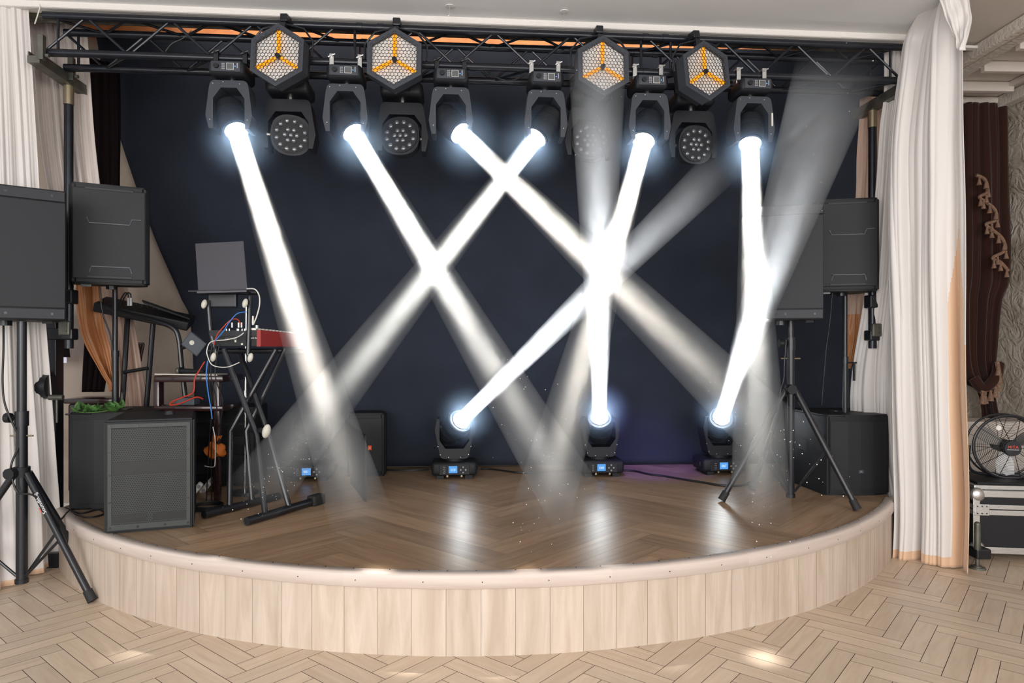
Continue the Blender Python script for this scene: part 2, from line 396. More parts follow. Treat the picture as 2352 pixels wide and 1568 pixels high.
# nosing in segments along the edge: rounded profile
bm = bmesh.new(); uv = bm.loops.layers.uv.new('UVMap'); cl = bm.loops.layers.float_color.new('rnd')
prof = [(-.055, H+.001), (-.055, H+.008), (-.006, H+.008), (.006, H+.004), (.011, H-.006), (.011, H-.062), (.004, H-.066), (-.004, H-.066)]
NSEG = 120; joints = [0, 18, 47, 70, 84, 103, 120]; prev = None; cur = .3; cb = .2
for i in range(NSEG+1):
    a = aL+(aR-aL)*i/NSEG
    ringv = [bm.verts.new((SC.x+(SR+r)*math.cos(a), SC.y+(SR+r)*math.sin(a), z)) for r, z in prof]
    if prev:
        if i-1 in joints: cur, cb = random.random(), random.random()
        for k in range(len(prof)-1):
            f = bm.faces.new((prev[k], ringv[k], ringv[k+1], prev[k+1])); f.smooth = True
            s_a = TOT*(i-1)/NSEG; s_b = TOT*i/NSEG
            for l, (u, v) in zip(f.loops, ((s_a, k*.03), (s_b, k*.03), (s_b, (k+1)*.03), (s_a, (k+1)*.03))): l[uv].uv = (u, v); l[cl] = (cur, cb, 0, 1)
    prev = ringv
me = bpy.data.meshes.new('nosing'); bm.to_mesh(me); bm.free(); me.materials.append(M['nosing'])
o = bpy.data.objects.new('nosing', me); C.objects.link(o); o.parent = st
b = MB()
for i in range(44):
    s_ = TOT*(i+.5)/44+random.uniform(-.02, .02); p = arcpt(s_, SR-.046); b.cyl((p.x, p.y, H+.006), (p.x, p.y, H+.0095), .0035, seg=8)
    if i % 2: p = arcpt(s_+.03, SR+.009); q = arcpt(s_+.03, SR+.0125); b.cyl((p.x, p.y, H-.03), (q.x, q.y, H-.03), .003, seg=8)
b.build('nosing_screws', 'blackm', st)

# ------------------------------------------------------------------ room shell
def structure(name, b, m, label=None, **k):
    o = b.build(name, m, **k); tag(o, label, kind='structure'); return o
def tl(t, off, z):  # point in the truss frame
    p = TO+TU*t+TN*off; return Vector((p.x, p.y, z))
ZC = 3.74
rotS = Euler((0, 0, TH)).to_matrix()
# front ceiling, ending just in front of the truss
b = MB(); vs = [(-5.2, -2.6), (5.4, -2.6)]
pa = tl(-2.1, .03, 0); pb = tl(5.98, .03, 0)
b.prism([(-5.2, -2.6), (pb.x, -2.6), (pb.x, pb.y), (pa.x, pa.y)], ZC, ZC+.25)
structure('ceiling', b, 'ceil', 'smooth pale grey ceiling in front of the stage')
# moulding + raw wooden soffit over the truss
b = MB(); c = tl(1.94, -.005, ZC-.012); b.box(c, (8.1, .05, .055), rotS, .012); c = tl(1.94, .045, ZC-.02); b.box(c, (8.1, .045, .03), rotS, .006)
structure('trim_1', b, 'mould', 'white plaster moulding along the ceiling edge above the truss')
b = MB(); c = tl(2.5, .16, ZC+.0); b.box(c, (6.9, .18, .03), rotS)
for i in range(5): c = tl(2.5, .09+i*.035, ZC-.016); b.box(c, (6.9, .006, .006), rotS)
structure('trim_2', b, 'raw', 'unpainted grooved wooden strip behind the moulding')
b = MB(); c = tl(2.6, .055, ZC-.045); b.box(tl(4.35, .075, ZC-.03), (4.4, .05, .02), rotS, .004); b.box(tl(1.6, .075, ZC-.03), (.9, .05, .02), rotS, .004)
structure('trim_3', b, 'mould', 'pale batten under the ceiling edge')
# back wall, terracotta band on top, high ceiling over the stage
def bw_pt(x, z, off=0): return Vector((x, backY(x)+off, z))
b = MB(); c = bw_pt(-.3, 2.3, .16); b.box(c, (9.5, .12, 4.4), rotS); structure('wall_back', b, 'wallb', 'stained beige back wall of the stage')
b = MB(); c = bw_pt(-.3, 4.62, .07); b.box(c, (9.2, .06, .62), rotS); structure('trim_4', b, 'terra', 'terracotta band high on the back wall')
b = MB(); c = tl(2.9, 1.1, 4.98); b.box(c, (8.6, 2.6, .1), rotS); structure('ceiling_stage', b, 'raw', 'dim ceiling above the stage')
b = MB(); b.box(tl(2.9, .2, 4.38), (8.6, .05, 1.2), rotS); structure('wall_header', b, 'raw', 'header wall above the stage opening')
b = MB(); b.box((-4.9, 5.7, 2.4), (.12, 3.4, 5), (0, 0, TH)); structure('wall_left', b, 'wallb', 'beige side wall left of the stage')
# right wall, ornate ceiling
b = MB(); b.box((4.62, 3.6, 1.9), (.12, 5.6, 3.8), (0, 0, R(3))); structure('wall_right', b, 'wallpaper', 'right wall with embossed cream wallpaper')
b = MB(); b.box((4.15, 6.32, 1.9), (1.2, .12, 3.8), (0, 0, R(3))); structure('wall_alcove', b, 'wallpaper', 'end wall of the side aisle behind the brown drape')
b = MB(); b.prism([(2.93, -1.2), (5.5, -1.2), (5.5, 6.42), (3.5, 6.42), (3.5, 5.5), (2.93, 4.95)], ZC+.004, ZC+.1); structure('ceiling_side', b, 'plaster', 'ornate plaster ceiling of the side aisle')
b = MB()
for x, w_, h_ in ((3.46, .07, .09), (3.62, .10, .05), (4.42, .10, .10)): b.box((x, 4.6, ZC-h_/2), (w_, 3.6, h_), (0, 0, R(2)), .012)
b.box((4.12, 6.2, ZC-.06), (1.1, .1, .12), (0, 0, R(2)), .02); b.box((4.12, 6.1, ZC-.03), (1.1, .08, .06), (0, 0, R(2)), .02)
structure('trim_5', b, 'orn', 'carved plaster cornice mouldings of the side aisle')
b = MB()
for i, y in enumerate((4.95, 5.35, 5.75)):
    b.box((3.92+.02*i, y, ZC-.04), (.52, .05, .08), (0, 0, R(2)), .006)
for x, y in ((3.66, 4.95), (4.2, 4.95), (3.66, 5.35), (4.2, 5.35)): b.box((x, y+.2, ZC-.02), (.04, .4, .04), (0, 0, R(2)), .005)
structure('trim_6', b, 'plaster', 'stepped plaster coffers of the side aisle ceiling')

# ------------------------------------------------------------------ cloth
def cloth(name, rows, folds, amp, mats, label, cat, group=None, nx=110, ny=60, seed=1, thick=.004, matf=None, parent=None, sharp=1.0, toward=None):
    """rows: (xl, yl, Yl, xr, yr, Yr) pixel edges with their depth; pleats run down the cloth"""
    rnd = random.Random(seed); b = MB(); bm = b.bm
    ph = [rnd.uniform(0, 6.28) for _ in range(6)]; fr = [folds*f for f in (1, .53, 1.9, 2.7)]
    rws = [(at(*r[:3]), at(*r[3:6])) for r in rows]
    # cumulative parameter
    T = [0]
    for i in range(1, len(rws)): T.append(T[-1]+(rws[i][0]-rws[i-1][0]).length+(rws[i][1]-rws[i-1][1]).length)
    grid = []
    for j in range(ny+1):
        t = T[-1]*j/ny; i = 0
        while i < len(T)-2 and T[i+1] < t: i += 1
        k = (t-T[i])/max(1e-6, T[i+1]-T[i]); 
        def cr(s, i=i, k=k):
            p0 = rws[max(i-1, 0)][s]; p1 = rws[i][s]; p2 = rws[i+1][s]; p3 = rws[min(i+2, len(rws)-1)][s]
            return .5*((2*p1)+(-p0+p2)*k+(2*p0-5*p1+4*p2-p3)*k*k+(-p0+3*p1-3*p2+p3)*k**3)
        l, r = cr(0), cr(1); d = r-l; nrm = Vector((d.y, -d.x, 0)); nrm = nrm.normalized() if nrm.length > 1e-6 else Vector((0, -1, 0))
        v = j/ny; row = []
        for i2 in range(nx+1):
            u = i2/nx
            uu = u+.055*mnoise(Vector((u*4.3, v*.7, seed*3.1)))*4/max(folds, 2)
            w = 1.5*abs(math.sin(PI*fr[0]*uu+ph[0]+.25*math.sin(v*3+ph[1])))**.75-.75
            w += .75*math.sin(2*PI*fr[1]*uu+ph[2]+v*.8)+.30*(abs(math.sin(PI*fr[3]*uu+ph[4]+v*1.2))-.5)
            w *= .45+1.1*abs(mnoise(Vector((u*3.1+7, v*.5, seed*1.7))))*1.4
            a = amp*(.65+.5*v)*1.15
            row.append(bm.verts.new(l.lerp(r, u)+nrm*(a*w+.006*math.sin(v*17+u*9+ph[5]))))
        grid.append(row)
    for j in range(ny):
        for i in range(nx):
            f = bm.faces.new((grid[j][i], grid[j+1][i], grid[j+1][i+1], grid[j][i+1])); f.smooth = True
            if matf: f.material_index = matf(i/nx, j/ny)
    me = bpy.data.meshes.new(name); bm.to_mesh(me); bm.free()
    for m in mats: me.materials.append(M[m])
    o = bpy.data.objects.new(name, me); C.objects.link(o)
    sm = o.modifiers.new('solid', 'SOLIDIFY'); sm.thickness = thick; sm.offset = 0
    if parent: o.parent = parent
    if label: tag(o, label, cat, group)
    return o
# black backdrop: its left edge hangs at a slant
def Yb(px, d=.02):  # depth of a plane d in front of the back wall at pixel column px
    k = (px-CX)/FP; return (6.36-d+.0806*.5)/(1-.0806*k)
cloth('backdrop_cloth', [(222, 84, Yb(222), 2060, 121, Yb(2060)), (238, 180, Yb(238), 2060, 300, Yb(2060)), (268, 290, Yb(268), 2060, 480, Yb(2060)), (345, 520, Yb(345), 2060, 700, Yb(2060)),
      (415, 680, Yb(415), 2060, 850, Yb(2060)), (440, 760, Yb(440), 2060, 950, Yb(2060)), (450, 1073, Yb(450), 2060, 1063, Yb(2060))], 4, .008, ['drop'],
      'huge black cloth backdrop hung across the rear of the stage', 'backdrop', nx=160, ny=40, seed=4)
cloth('stage_curtain', [(-70, -12, 4.35, 64, -8, 4.45), (-70, 430, 4.3, 90, 432, 4.55), (-70, 740, 4.25, 103, 742, 4.62), (-70, 1120, 4.2, 127, 1120, 4.72), (-70, 1385, 4.02, 131, 1292, 4.74)],
      7, .028, ['satin', 'peach'], 'white satin stage curtain with peach hem behind the left tripod speaker', 'curtain', seed=3,
      matf=lambda u, v: 1 if v > .975 else 0, sharp=.85)
cloth('stage_curtain', [(58, 16, 4.78, 200, 62, 4.95), (74, 110, 4.78, 206, 150, 4.95), (90, 300, 4.78, 216, 300, 4.95), (108, 430, 4.78, 230, 430, 4.95), (150, 640, 4.85, 262, 640, 5.0)],
      6, .026, ['satin2'], 'narrower pinkish satin curtain gathered behind the left truss post', 'curtain', seed=8, sharp=.85)
cloth('velvet_drape', [(198, 130, 5.6, 276, 150, 5.6), (205, 410, 5.6, 276, 410, 5.6), (205, 640, 5.6, 276, 640, 5.6), (190, 900, 5.6, 240, 900, 5.6)], 4, .02, ['velvetd'],
      'very dark brown drape between the satin curtain and the black backdrop', 'curtain', seed=5, nx=50, ny=30)
cloth('orange_drape', [(172, 640, 5.15, 232, 640, 5.2), (180, 740, 5.15, 240, 740, 5.2), (196, 790, 5.15, 256, 800, 5.2), (228, 850, 5.15, 262, 850, 5.2), (256, 898, 5.15, 266, 900, 5.2)], 2, .03, ['orange_satin'],
      'orange satin drape tapering to a point under the left pole speaker', 'curtain', seed=11, nx=50, ny=30)
cloth('pink_drape', [(226, 640, 5.4, 290, 640, 5.45), (244, 780, 5.4, 318, 790, 5.45), (262, 880, 5.4, 334, 890, 5.45), (275, 1010, 5.4, 342, 1010, 5.45)], 3, .02, ['pink'],
      'pink satin drape behind the left pole speaker stand', 'curtain', seed=12, nx=50, ny=30)
cloth('stage_curtain', [(2134, 6, 4.50, 2200, -8, 4.30), (2085, 80, 4.80, 2212, 60, 4.34), (2068, 150, 4.82, 2214, 150, 4.38), (2045, 300, 4.85, 2218, 300, 4.42), (2040, 430, 4.87, 2222, 430, 4.45), (2042, 620, 4.88, 2224, 620, 4.48),
      (2052, 900, 4.9, 2228, 900, 4.52), (2060, 1150, 4.92, 2235, 1150, 4.55), (2057, 1278, 4.93, 2232, 1312, 4.57)], 3.6, .048, ['satin', 'peach'],
      'wide white satin curtain with a peach side strip at the right stage edge', 'curtain', seed=22, ny=110, nx=200, sharp=.8,
      matf=lambda u, v: 1 if (v > .972 or (v > .24 and u > 1-.26*min(1, (v-.24)/.3) and (v > .6 or u < .86+.3*(v-.24)))) else 0)
cloth('curtain_swag', [(2150, -25, 4.25, 2220, -25, 4.2), (2172, 40, 4.24, 2232, 40, 4.18), (2190, 80, 4.24, 2222, 85, 4.18), (2204, 112, 4.24, 2214, 116, 4.18)], 3, .015, ['satin'],
      'short white satin flap hanging over the top of the right curtain', 'curtain', seed=23, nx=40, ny=24)
cloth('stage_curtain', [(2030, 110, 5.08, 2100, 110, 5.0), (2030, 220, 5.08, 2100, 220, 5.0), (2020, 300, 5.12, 2100, 300, 5.0), (2010, 450, 5.2, 2100, 450, 5.0), (1992, 640, 5.3, 2100, 650, 5.0), (1955, 865, 5.45, 2100, 850, 5.0),
      (1960, 1010, 5.5, 2100, 1010, 5.02), (2000, 1150, 5.42, 2100, 1150, 5.05), (2050, 1212, 5.36, 2100, 1235, 5.1)], 5, .024, ['satin'],
      'thin white curtain swept towards the stage behind the right pole speaker', 'curtain', seed=31, sharp=.9)
cloth('pink_drape', [(1976, 228, 5.45, 2040, 208, 5.45), (1970, 340, 5.45, 2040, 330, 5.45), (1964, 470, 5.45, 2040, 470, 5.45), (1955, 660, 5.45, 2030, 660, 5.45)], 3, .02, ['pink'],
      'pink satin drape behind the right truss post', 'curtain', seed=33, nx=50, ny=30)
cloth('orange_drape', [(1940, 640, 5.6, 2000, 640, 5.6), (1944, 745, 5.6, 1998, 740, 5.6), (1945, 800, 5.6, 1975, 790, 5.6), (1946, 846, 5.6, 1952, 846, 5.6)], 2, .02, ['orange_satin', 'pink'],
      'orange satin drape tip behind the pole of the right pole speaker', 'curtain', seed=35, nx=40, ny=24, matf=lambda u, v: 1 if v < .35 else 0)
# brown drape on the right with tasselled fringe
vd = cloth('velvet_drape', [(2190, 236, 6.08, 2311, 236, 6.05), (2190, 420, 6.08, 2316, 430, 6.05), (2190, 620, 6.08, 2317, 630, 6.05), (2190, 700, 6.1, 2300, 690, 6.05), (2200, 860, 6.1, 2288, 800, 6.05), (2244, 900, 6.1, 2284, 890, 6.05), (2256, 985, 6.1, 2300, 985, 6.05)],
      6, .022, ['velvet'], 'brown velvet drape with tasselled trim by the right wall', 'curtain', seed=41, nx=80, ny=50)
def tassels(parent, path=None, n=10, Y0=5.9, s=1.0):
    pts = smooth_path([at(x, y, Y0) for x, y in path], 10)
    b = MB(); b.tube(pts, .019*s, 6); b.build('fringe_band', 'fringe', parent, True)
    L = len(pts)
    for i in range(n):
        p = pts[int((i+.5)/n*(L-1))]+Vector((0, -.012, -.02))
        b = MB(); b.ball(p, .014*s, seg=8); b.cyl(p+Vector((0, 0, -.085*s)), p+Vector((0, 0, -.006)), .028*s, .010*s, seg=10); b.build('tassel', 'fringe', parent, True)
tassels(vd, s=.75, n=19, Y0=5.94, path=[(2242, 402), (2262, 412), (2268, 440), (2250, 452), (2262, 462), (2284, 480), (2288, 505), (2265, 515), (2280, 528), (2302, 548), (2308, 575), (2280, 592), (2298, 602), (2316, 622)])
tassels(vd, [(2290, 830), (2294, 860), (2284, 885), (2262, 898), (2252, 900)], 7, 5.94)
b = MB(); b.tube(smooth_path([at(2236, 868, 5.99), at(2258, 892, 5.96), at(2286, 868, 5.96), at(2294, 835, 6.0)], 8), .045, 10); b.build('tie_back', 'velvet', vd, True)
# bit of window and fringed drape seen between the left curtain and the winch tower
b = MB(); b.box(at(122, 772, 5.9), (.22, .02, .46)); w_ = structure('window_1', b, 'daylight', 'bright window glimpsed behind the left curtain')
fd = cloth('fringed_drape', [(124, 660, 5.8, 160, 660, 5.8), (128, 740, 5.8, 162, 740, 5.8), (132, 820, 5.8, 165, 820, 5.8)], 2, .012, ['velvetd'], 'dark drape with tassels beside the small bright window', 'curtain', seed=51, nx=24, ny=14)
tassels(fd, [(122, 738), (126, 760), (129, 780), (131, 800)], 4, 5.76, .8)

# ------------------------------------------------------------------ truss
tr = empty('lighting_truss', tl(0, 0, 3.42), TH, 'long black box truss carrying all the hanging stage lights', 'truss')
TL, TD = 5.86, .24
ch = []
for (y, z) in ((0, 0), (0, TD), (TD, 0), (TD, TD)):
    b = MB(); b.cyl((0, y, z), (TL, y, z), .025, seg=16)
    for x in (2.02, 2.16, 3.98, 4.12): b.cyl((x-.02, y, z), (x+.02, y, z), .029, seg=16)
    ch.append(b.build('chord', 'trussblack', tr, True))
n = 22; st_ = TL/n
def brace(a, c): b = MB(); b.cyl(a, c, .009, seg=8); b.build('brace', 'trussblack', tr, True)
for i in range(n):
    x0, x1 = i*st_, (i+1)*st_; up = i % 2
    if i in (7, 14): continue
    brace((x0, 0, TD*up), (x1, 0, TD*(1-up))); brace((x0, TD, TD*(1-up)), (x1, TD, TD*up))
    brace((x0, TD*up, TD), (x1, TD*(1-up), TD)); 
    if i % 2: brace((x0, TD*up, 0), (x1, TD*(1-up), 0))
for x in (.09, 1.99, 2.2, 3.95, 4.16, TL-.09):
    for y in (0, TD): brace((x, y, 0), (x, y, TD))
# lifting towers holding the truss
def tower(px, off, side, mdx, z_low, label):
    """telescopic winch tower: inner post under the fork, outer mast shifted sideways by mdx"""
    p = line(px, off); r = empty('lifting_tower', (p.x, p.y, 0), TH, label, 'stand', 'winch lifting towers')
    fy = TD/2-off; fl_ = .60; fc_ = -.10
    b = MB(); b.cyl((0, 0, z_low), (0, 0, 3.26), .030, seg=20); b.build('post', 'trussblack', r, True)
    b = MB(); b.cyl((0, 0, 3.2), (0, 0, 3.33), .033, seg=20); b.build('collar', 'brass', r, True)
    b = MB(); b.box((0, fc_, 3.352), (.075, fl_, .045)); b.box((-.03, fc_, 3.375), (.008, fl_, .05)); b.box((.03, fc_, 3.375), (.008, fl_, .05)); b.build('fork', 'galv', r)
    for y in (fy-.17, fy+.17):
        b = MB(); b.box((.045, y, 3.43), (.035, .04, .16), bev=.004); b.cyl((.07, y, 3.38), (.09, y, 3.38), .012, seg=10); b.build('bracket', 'galv', r)
    b = MB(); b.box((mdx, .02, .97), (.10, .10, 1.94), bev=.006); b.box((mdx, 0, .05), (.2, .2, .1)); b.build('mast', 'blackm', r)
    for z_, h_ in ((1.86, .10), (1.60, .08)): b = MB(); b.box((mdx/2, 0, z_), (abs(mdx)+.09, .09, h_), bev=.01); b.build('mast_clamp', 'blackm', r)
    b = MB(); b.box((.0, -.05, 1.64), (.075, .03, .10), bev=.01); b.cyl((.015, -.065, 1.66), (.015, -.07, 1.66), .006, seg=8); b.cyl((.015, -.065, 1.62), (.015, -.07, 1.62), .006, seg=8); b.build('plate', 'galv', r)
    s = side; m_ = mdx
    b = MB(); b.cyl((m_-.02*s, -.1, 1.24), (m_+.06*s, -.1, 1.24), .085, seg=28); b.cyl((m_-.03*s, -.1, 1.24), (m_-.02*s, -.1, 1.24), .10, seg=28); b.build('winch_drum', 'blackm', r, True)
    if s > 0: b = MB(); b.cyl((m_+.08*s, -.16, 1.17), (m_+.17*s, -.16, 1.17), .018, seg=14); b.cyl((m_+.13*s, -.16, 1.17), (m_+.13*s, -.16, 1.0), .007, seg=10); b.build('crank_handle', 'galv', r, True)
    return r
tower(158, .34, 1, -.12, 1.5, 'winch lifting tower with galvanised fork holding the left truss end')
tR = tower(2004, .36, -1, .20, 1.5, 'winch lifting tower holding the right truss end behind the white curtain')
# outrigger jack of the right tower by the flight case
q = on(2245, 1305, 0); jk = empty('screw_jack', (q.x, q.y, 0), 0, 'steel screw jack with round foot standing before the flight case', 'jack')
b = MB(); b.cyl((0, 0, 0), (0, 0, .012), .052, .045, seg=24); b.cyl((0, 0, .012), (0, 0, .02), .03, seg=20); b.build('foot_plate', 'galv', jk, True)
b = MB(); b.cyl((0, 0, .02), (0, 0, .30), .014, seg=14); b.cyl((0, 0, .13), (0, 0, .30), .020, seg=14); b.ball((0, 0, .3), .02); b.build('spindle', 'galv', jk, True)
b = MB(); b.box((.035, .03, .10), (.10, .10, .07), bev=.01); b.build('outrigger_arm', 'blackm', jk)

# ------------------------------------------------------------------ lights: helpers
def arch(wo_top, wo_bot, h, wi, hi, arm, n=5):
    """outline of an upside-down U (xz plane, arms pointing down to -h) as a closed list of points"""
    o = []
    o += [(-wo_bot/2+.02, -h), (-wo_bot/2, -h*.72), (-wo_top/2-.004, -h*.16)]
    for i in range(n+1): a = PI-PI/2*i/n; o.append((-wo_top/2+.035+.035*math.cos(a), -.035+.035*math.sin(a)))
    for i in range(n+1): a = PI/2-PI/2*i/n; o.append((wo_top/2-.035+.035*math.cos(a), -.035+.035*math.sin(a)))
    o += [(wo_top/2+.004, -h*.16), (wo_bot/2, -h*.72), (wo_bot/2-.02, -h)]
    o += [(wi/2, -h), (wi/2, -hi-.07), (wi/2-.05, -hi), (-wi/2+.05, -hi), (-wi/2, -hi-.07), (-wi/2, -h)]
    return o
XZ = Matrix(((1, 0, 0, 0), (0, 0, 1, 0), (0, 1, 0, 0), (0, 0, 0, 1)))   # xy outline -> xz, thickness along y
def clamp_parts(r, xs, mname):
    for x in xs:
        b = MB(); b.box((x, -.034, .0), (.030, .010, .085), bev=.003); b.box((x, 0, .034), (.030, .07, .012), bev=.003); b.box((x, 0, -.036), (.030, .07, .018), bev=.003)
        b.box((x, .034, -.004), (.03, .008, .07), bev=.003)
        b.cyl((x-.022, -.046, .015), (x+.024, -.046, .036), .0055, seg=8); b.cyl((x, -.03, .02), (x, -.055, .02), .006, seg=8)
        b.cyl((x, 0, -.036), (x, 0, -.062), .006, seg=8); b.build('clamp', mname, r)
def control_panel(b, y, zc, s=1):
    pass
def beam_head(px, aim, label, clampm, lcd='lcd'):
    p = line(px); r = empty('moving_head_light', (p.x, p.y, 3.42), TH, label, 'stage light', 'beam moving heads hanging from the truss')
    clamp_parts(r, (-.095, .09), clampm)
    b = MB(); b.box((0, .0, -.105), (.235, .26, .098), bev=.034, seg=4); b.build('base', 'grey2', r, True)
    b = MB(); b.box((0, -.131, -.105), (.188, .012, .068), bev=.018, seg=3)
    for x in (-.085, .085):
        for z in (-.13, -.08): b.cyl((x, -.139, z), (x, -.136, z), .0025, seg=6)
    b.build('control_panel', 'grey', r, True)
    b = MB(); b.box((.028, -.138, -.105), (.041, .004, .038)); d = b.build('display', lcd, r)
    b = MB(); b.box((.028, -.1365, -.105), (.046, .003, .043)); b.build('display_frame', 'white', r)
    b = MB(); b.cyl((-.058, -.134, -.105), (-.058, -.15, -.105), .016, seg=18); b.build('knob', 'black', r, True)
    b = MB()
    for i in range(2):
        for k in range(4): b.box((-.020+i*.011, -.138, -.122+k*.011), (.008, .003, .007))
    b.build('button_pad', 'textdim', r)
    b = MB(); b.cyl((.060, -.137, -.105), (.060, -.1395, -.105), .003, seg=8); b.build('indicator', 'blueled', r)
    b = MB(); b.box((.074, -.138, -.1), (.007, .002, .034)); b.build('lettering', 'textdim', r)
    b = MB(); b.cyl((0, 0, -.19), (0, 0, -.15), .028, seg=20); b.build('pan_joint', 'chrome', r, True)
    b = MB(); b.prism(arch(.245, .295, .315, .20, .048, .05), -.075, .075, Matrix.Translation((0, 0, -.172)) @ XZ)
    b.build('yoke', 'grey', r)
    b = MB()
    for x, z in ((-.1, -.195), (-.035, -.185), (.07, -.195), (-.118, -.43), (.118, -.43)): b.cyl((x, -.0765, z), (x, -.079, z), .0032, seg=8)
    b.build('yoke_screws', 'alu', r)
    piv = Vector((0, 0, -.395)); wp = Vector((p.x, p.y, 3.42))+Euler((0, 0, TH)).to_matrix() @ piv
    dw = (aim-wp).normalized(); d = Euler((0, 0, -TH)).to_matrix() @ dw
    b = MB(); b.cyl(piv-d*.10, piv+d*.04, .092, .094, seg=32); b.cyl(piv+d*.04, piv+d*.10, .094, .084, seg=32); b.cyl(piv-d*.145, piv-d*.10, .064, .092, seg=32); b.cyl(piv-d*.165, piv-d*.145, .03, .064, seg=32)
    for k in range(2): b.cyl(piv-d*(.05-.05*k), piv-d*(.044-.05*k), .0955, seg=32)
    b.build('head', 'black', r, True)
    b = MB(); b.cyl(piv+d*.094, piv+d*.112, .080, .080, seg=32, cap=False); b.ring(piv+d*.112, d, .077, .005, 32, 6); b.build('lens_bezel', 'black', r, True)
    b = MB(); g = bmesh.ops.create_uvsphere(b.bm, u_segments=32, v_segments=16, radius=.074); b._fin(g['verts'], Matrix.Translation(piv+d*.098) @ d.to_track_quat('Z', 'Y').to_matrix().to_4x4() @ Matrix.Diagonal((1, 1, .62, 1))); b.build('lens', 'lens', r, True)
    b = MB(); b.cyl((-.125, 0, -.395), (.125, 0, -.395), .02, seg=16); b.build('tilt_axle', 'grey2', r, True)
    return wp+dw*.146, dw, r
def halo_haze():
    m = bpy.data.materials.new('halo_haze'); m.use_nodes = True; nt = m.node_tree; nt.nodes.clear()
    o = nt.nodes.new('ShaderNodeOutputMaterial'); s = nt.nodes.new('ShaderNodeVolumeScatter'); s.inputs['Color'].default_value = (.48, .68, 1, 1)
    tc = nt.nodes.new('ShaderNodeTexCoord'); v = nt.nodes.new('ShaderNodeVectorMath'); v.operation = 'DISTANCE'; v.inputs[1].default_value = (0, 0, .05)
    link(nt, tc.outputs['Object'], v.inputs[0])
    f = nt.nodes.new('ShaderNodeMapRange'); f.interpolation_type = 'SMOOTHSTEP'; f.inputs['From Min'].default_value = 0; f.inputs['From Max'].default_value = .33; f.inputs['To Min'].default_value = 1; f.inputs['To Max'].default_value = 0
    link(nt, v.outputs['Value'], f.inputs[0]); link(nt, mth(nt, 'MULTIPLY', mth(nt, 'POWER', f.outputs[0], 1.6), 2.6), s.inputs['Density'])
    link(nt, s.outputs[0], o.inputs['Volume']); return m
GLOW = halo_haze()
def beam(src, dw, end_t, r0, r1, watts, spread, label, col=(.86, .93, 1), dens=1.25, size=.12, fade=.8):
    """haze column lit by a real narrow lamp"""
    b = MB(); ln = end_t; n = 28
    b.tube([Vector((0, 0, .004+ln*i/n)) for i in range(n+1)], [r0+(r1-r0)*(i/n) for i in range(n+1)], 28)
    o = b.build('light_shaft', haze('beam_haze', dens, (ln*fade, ln*.985, 1, 0)), None, True); o.location = src; o.rotation_euler = dw.to_track_quat('Z', 'Y').to_euler()
    tag(o, label, 'light beam', 'beams of light in the stage haze')
    b = MB(); b.ball((0, 0, .05), .34, seg=24); b.build('halo', GLOW, o, True)
    l = bpy.data.lights.new('beam_lamp', 'AREA'); l.shape = 'DISK'; l.size = size; l.spread = R(spread); l.energy = watts; l.color = col
    lo = bpy.data.objects.new('beam_lamp', l); C.objects.link(lo); lo.location = src+dw*.002; lo.rotation_euler = (-dw).to_track_quat('Z', 'Y').to_euler()
def goto(px, py, Y): return at(px, py, Y)
K1 = 6.0
tops = [
 (534, goto(866, 1305, 3.4), 1.00, 'blackm', 'hanging moving head left of all the honeycomb lamps, nearest the left satin curtain', 'beam falling from the leftmost hanging moving head across the red keyboard'),
 (797, goto(1400, 1290, 3.45), 1.0, 'alu', 'hanging moving head with silver clamps between the first and second honeycomb lamps', 'beam from the second hanging head slanting right to the middle of the stage'),
 (1036, goto(1890, 1110, 3.3), 1.0, 'blackm', 'hanging moving head with black clamps right of the second honeycomb lamp', 'beam from the third hanging head crossing right towards the right subwoofer'),
 (1251, goto(545, 1190, 3.6), 1.0, 'alu', 'hanging moving head with silver clamps that shines down to the left', 'long beam from the fourth hanging head slanting left to the keyboard stand'),
 (1486, goto(1208, 1305, 3.4), 1.0, 'alu', 'hanging moving head between the third and fourth honeycomb lamps', 'steep beam from the fifth hanging head leaning left over the middle rear light'),
 (1722, goto(1752, 1300, 3.5), 1.0, 'alu', 'last hanging moving head, nearest the right end of the truss, aimed straight down', 'nearly vertical beam from the last hanging head beside the right tripod speaker'),
]
for i, (px, aim, ef, cm, lab, bl) in enumerate(tops):
    src, dw, r = beam_head(px, aim, lab, cm)
    L = (aim-src).length
    if i == 5: b = MB(); b.box((.128, -.0765, -.33), (.012, .002, .09)); b.build('warning_label', 'cream', r)
    beam(src, dw, L*.97 if i != 3 else L, .062, .062+L*.036, K1, 3.2, bl, (.86, .93, 1) if i % 2 else (.94, .97, 1))

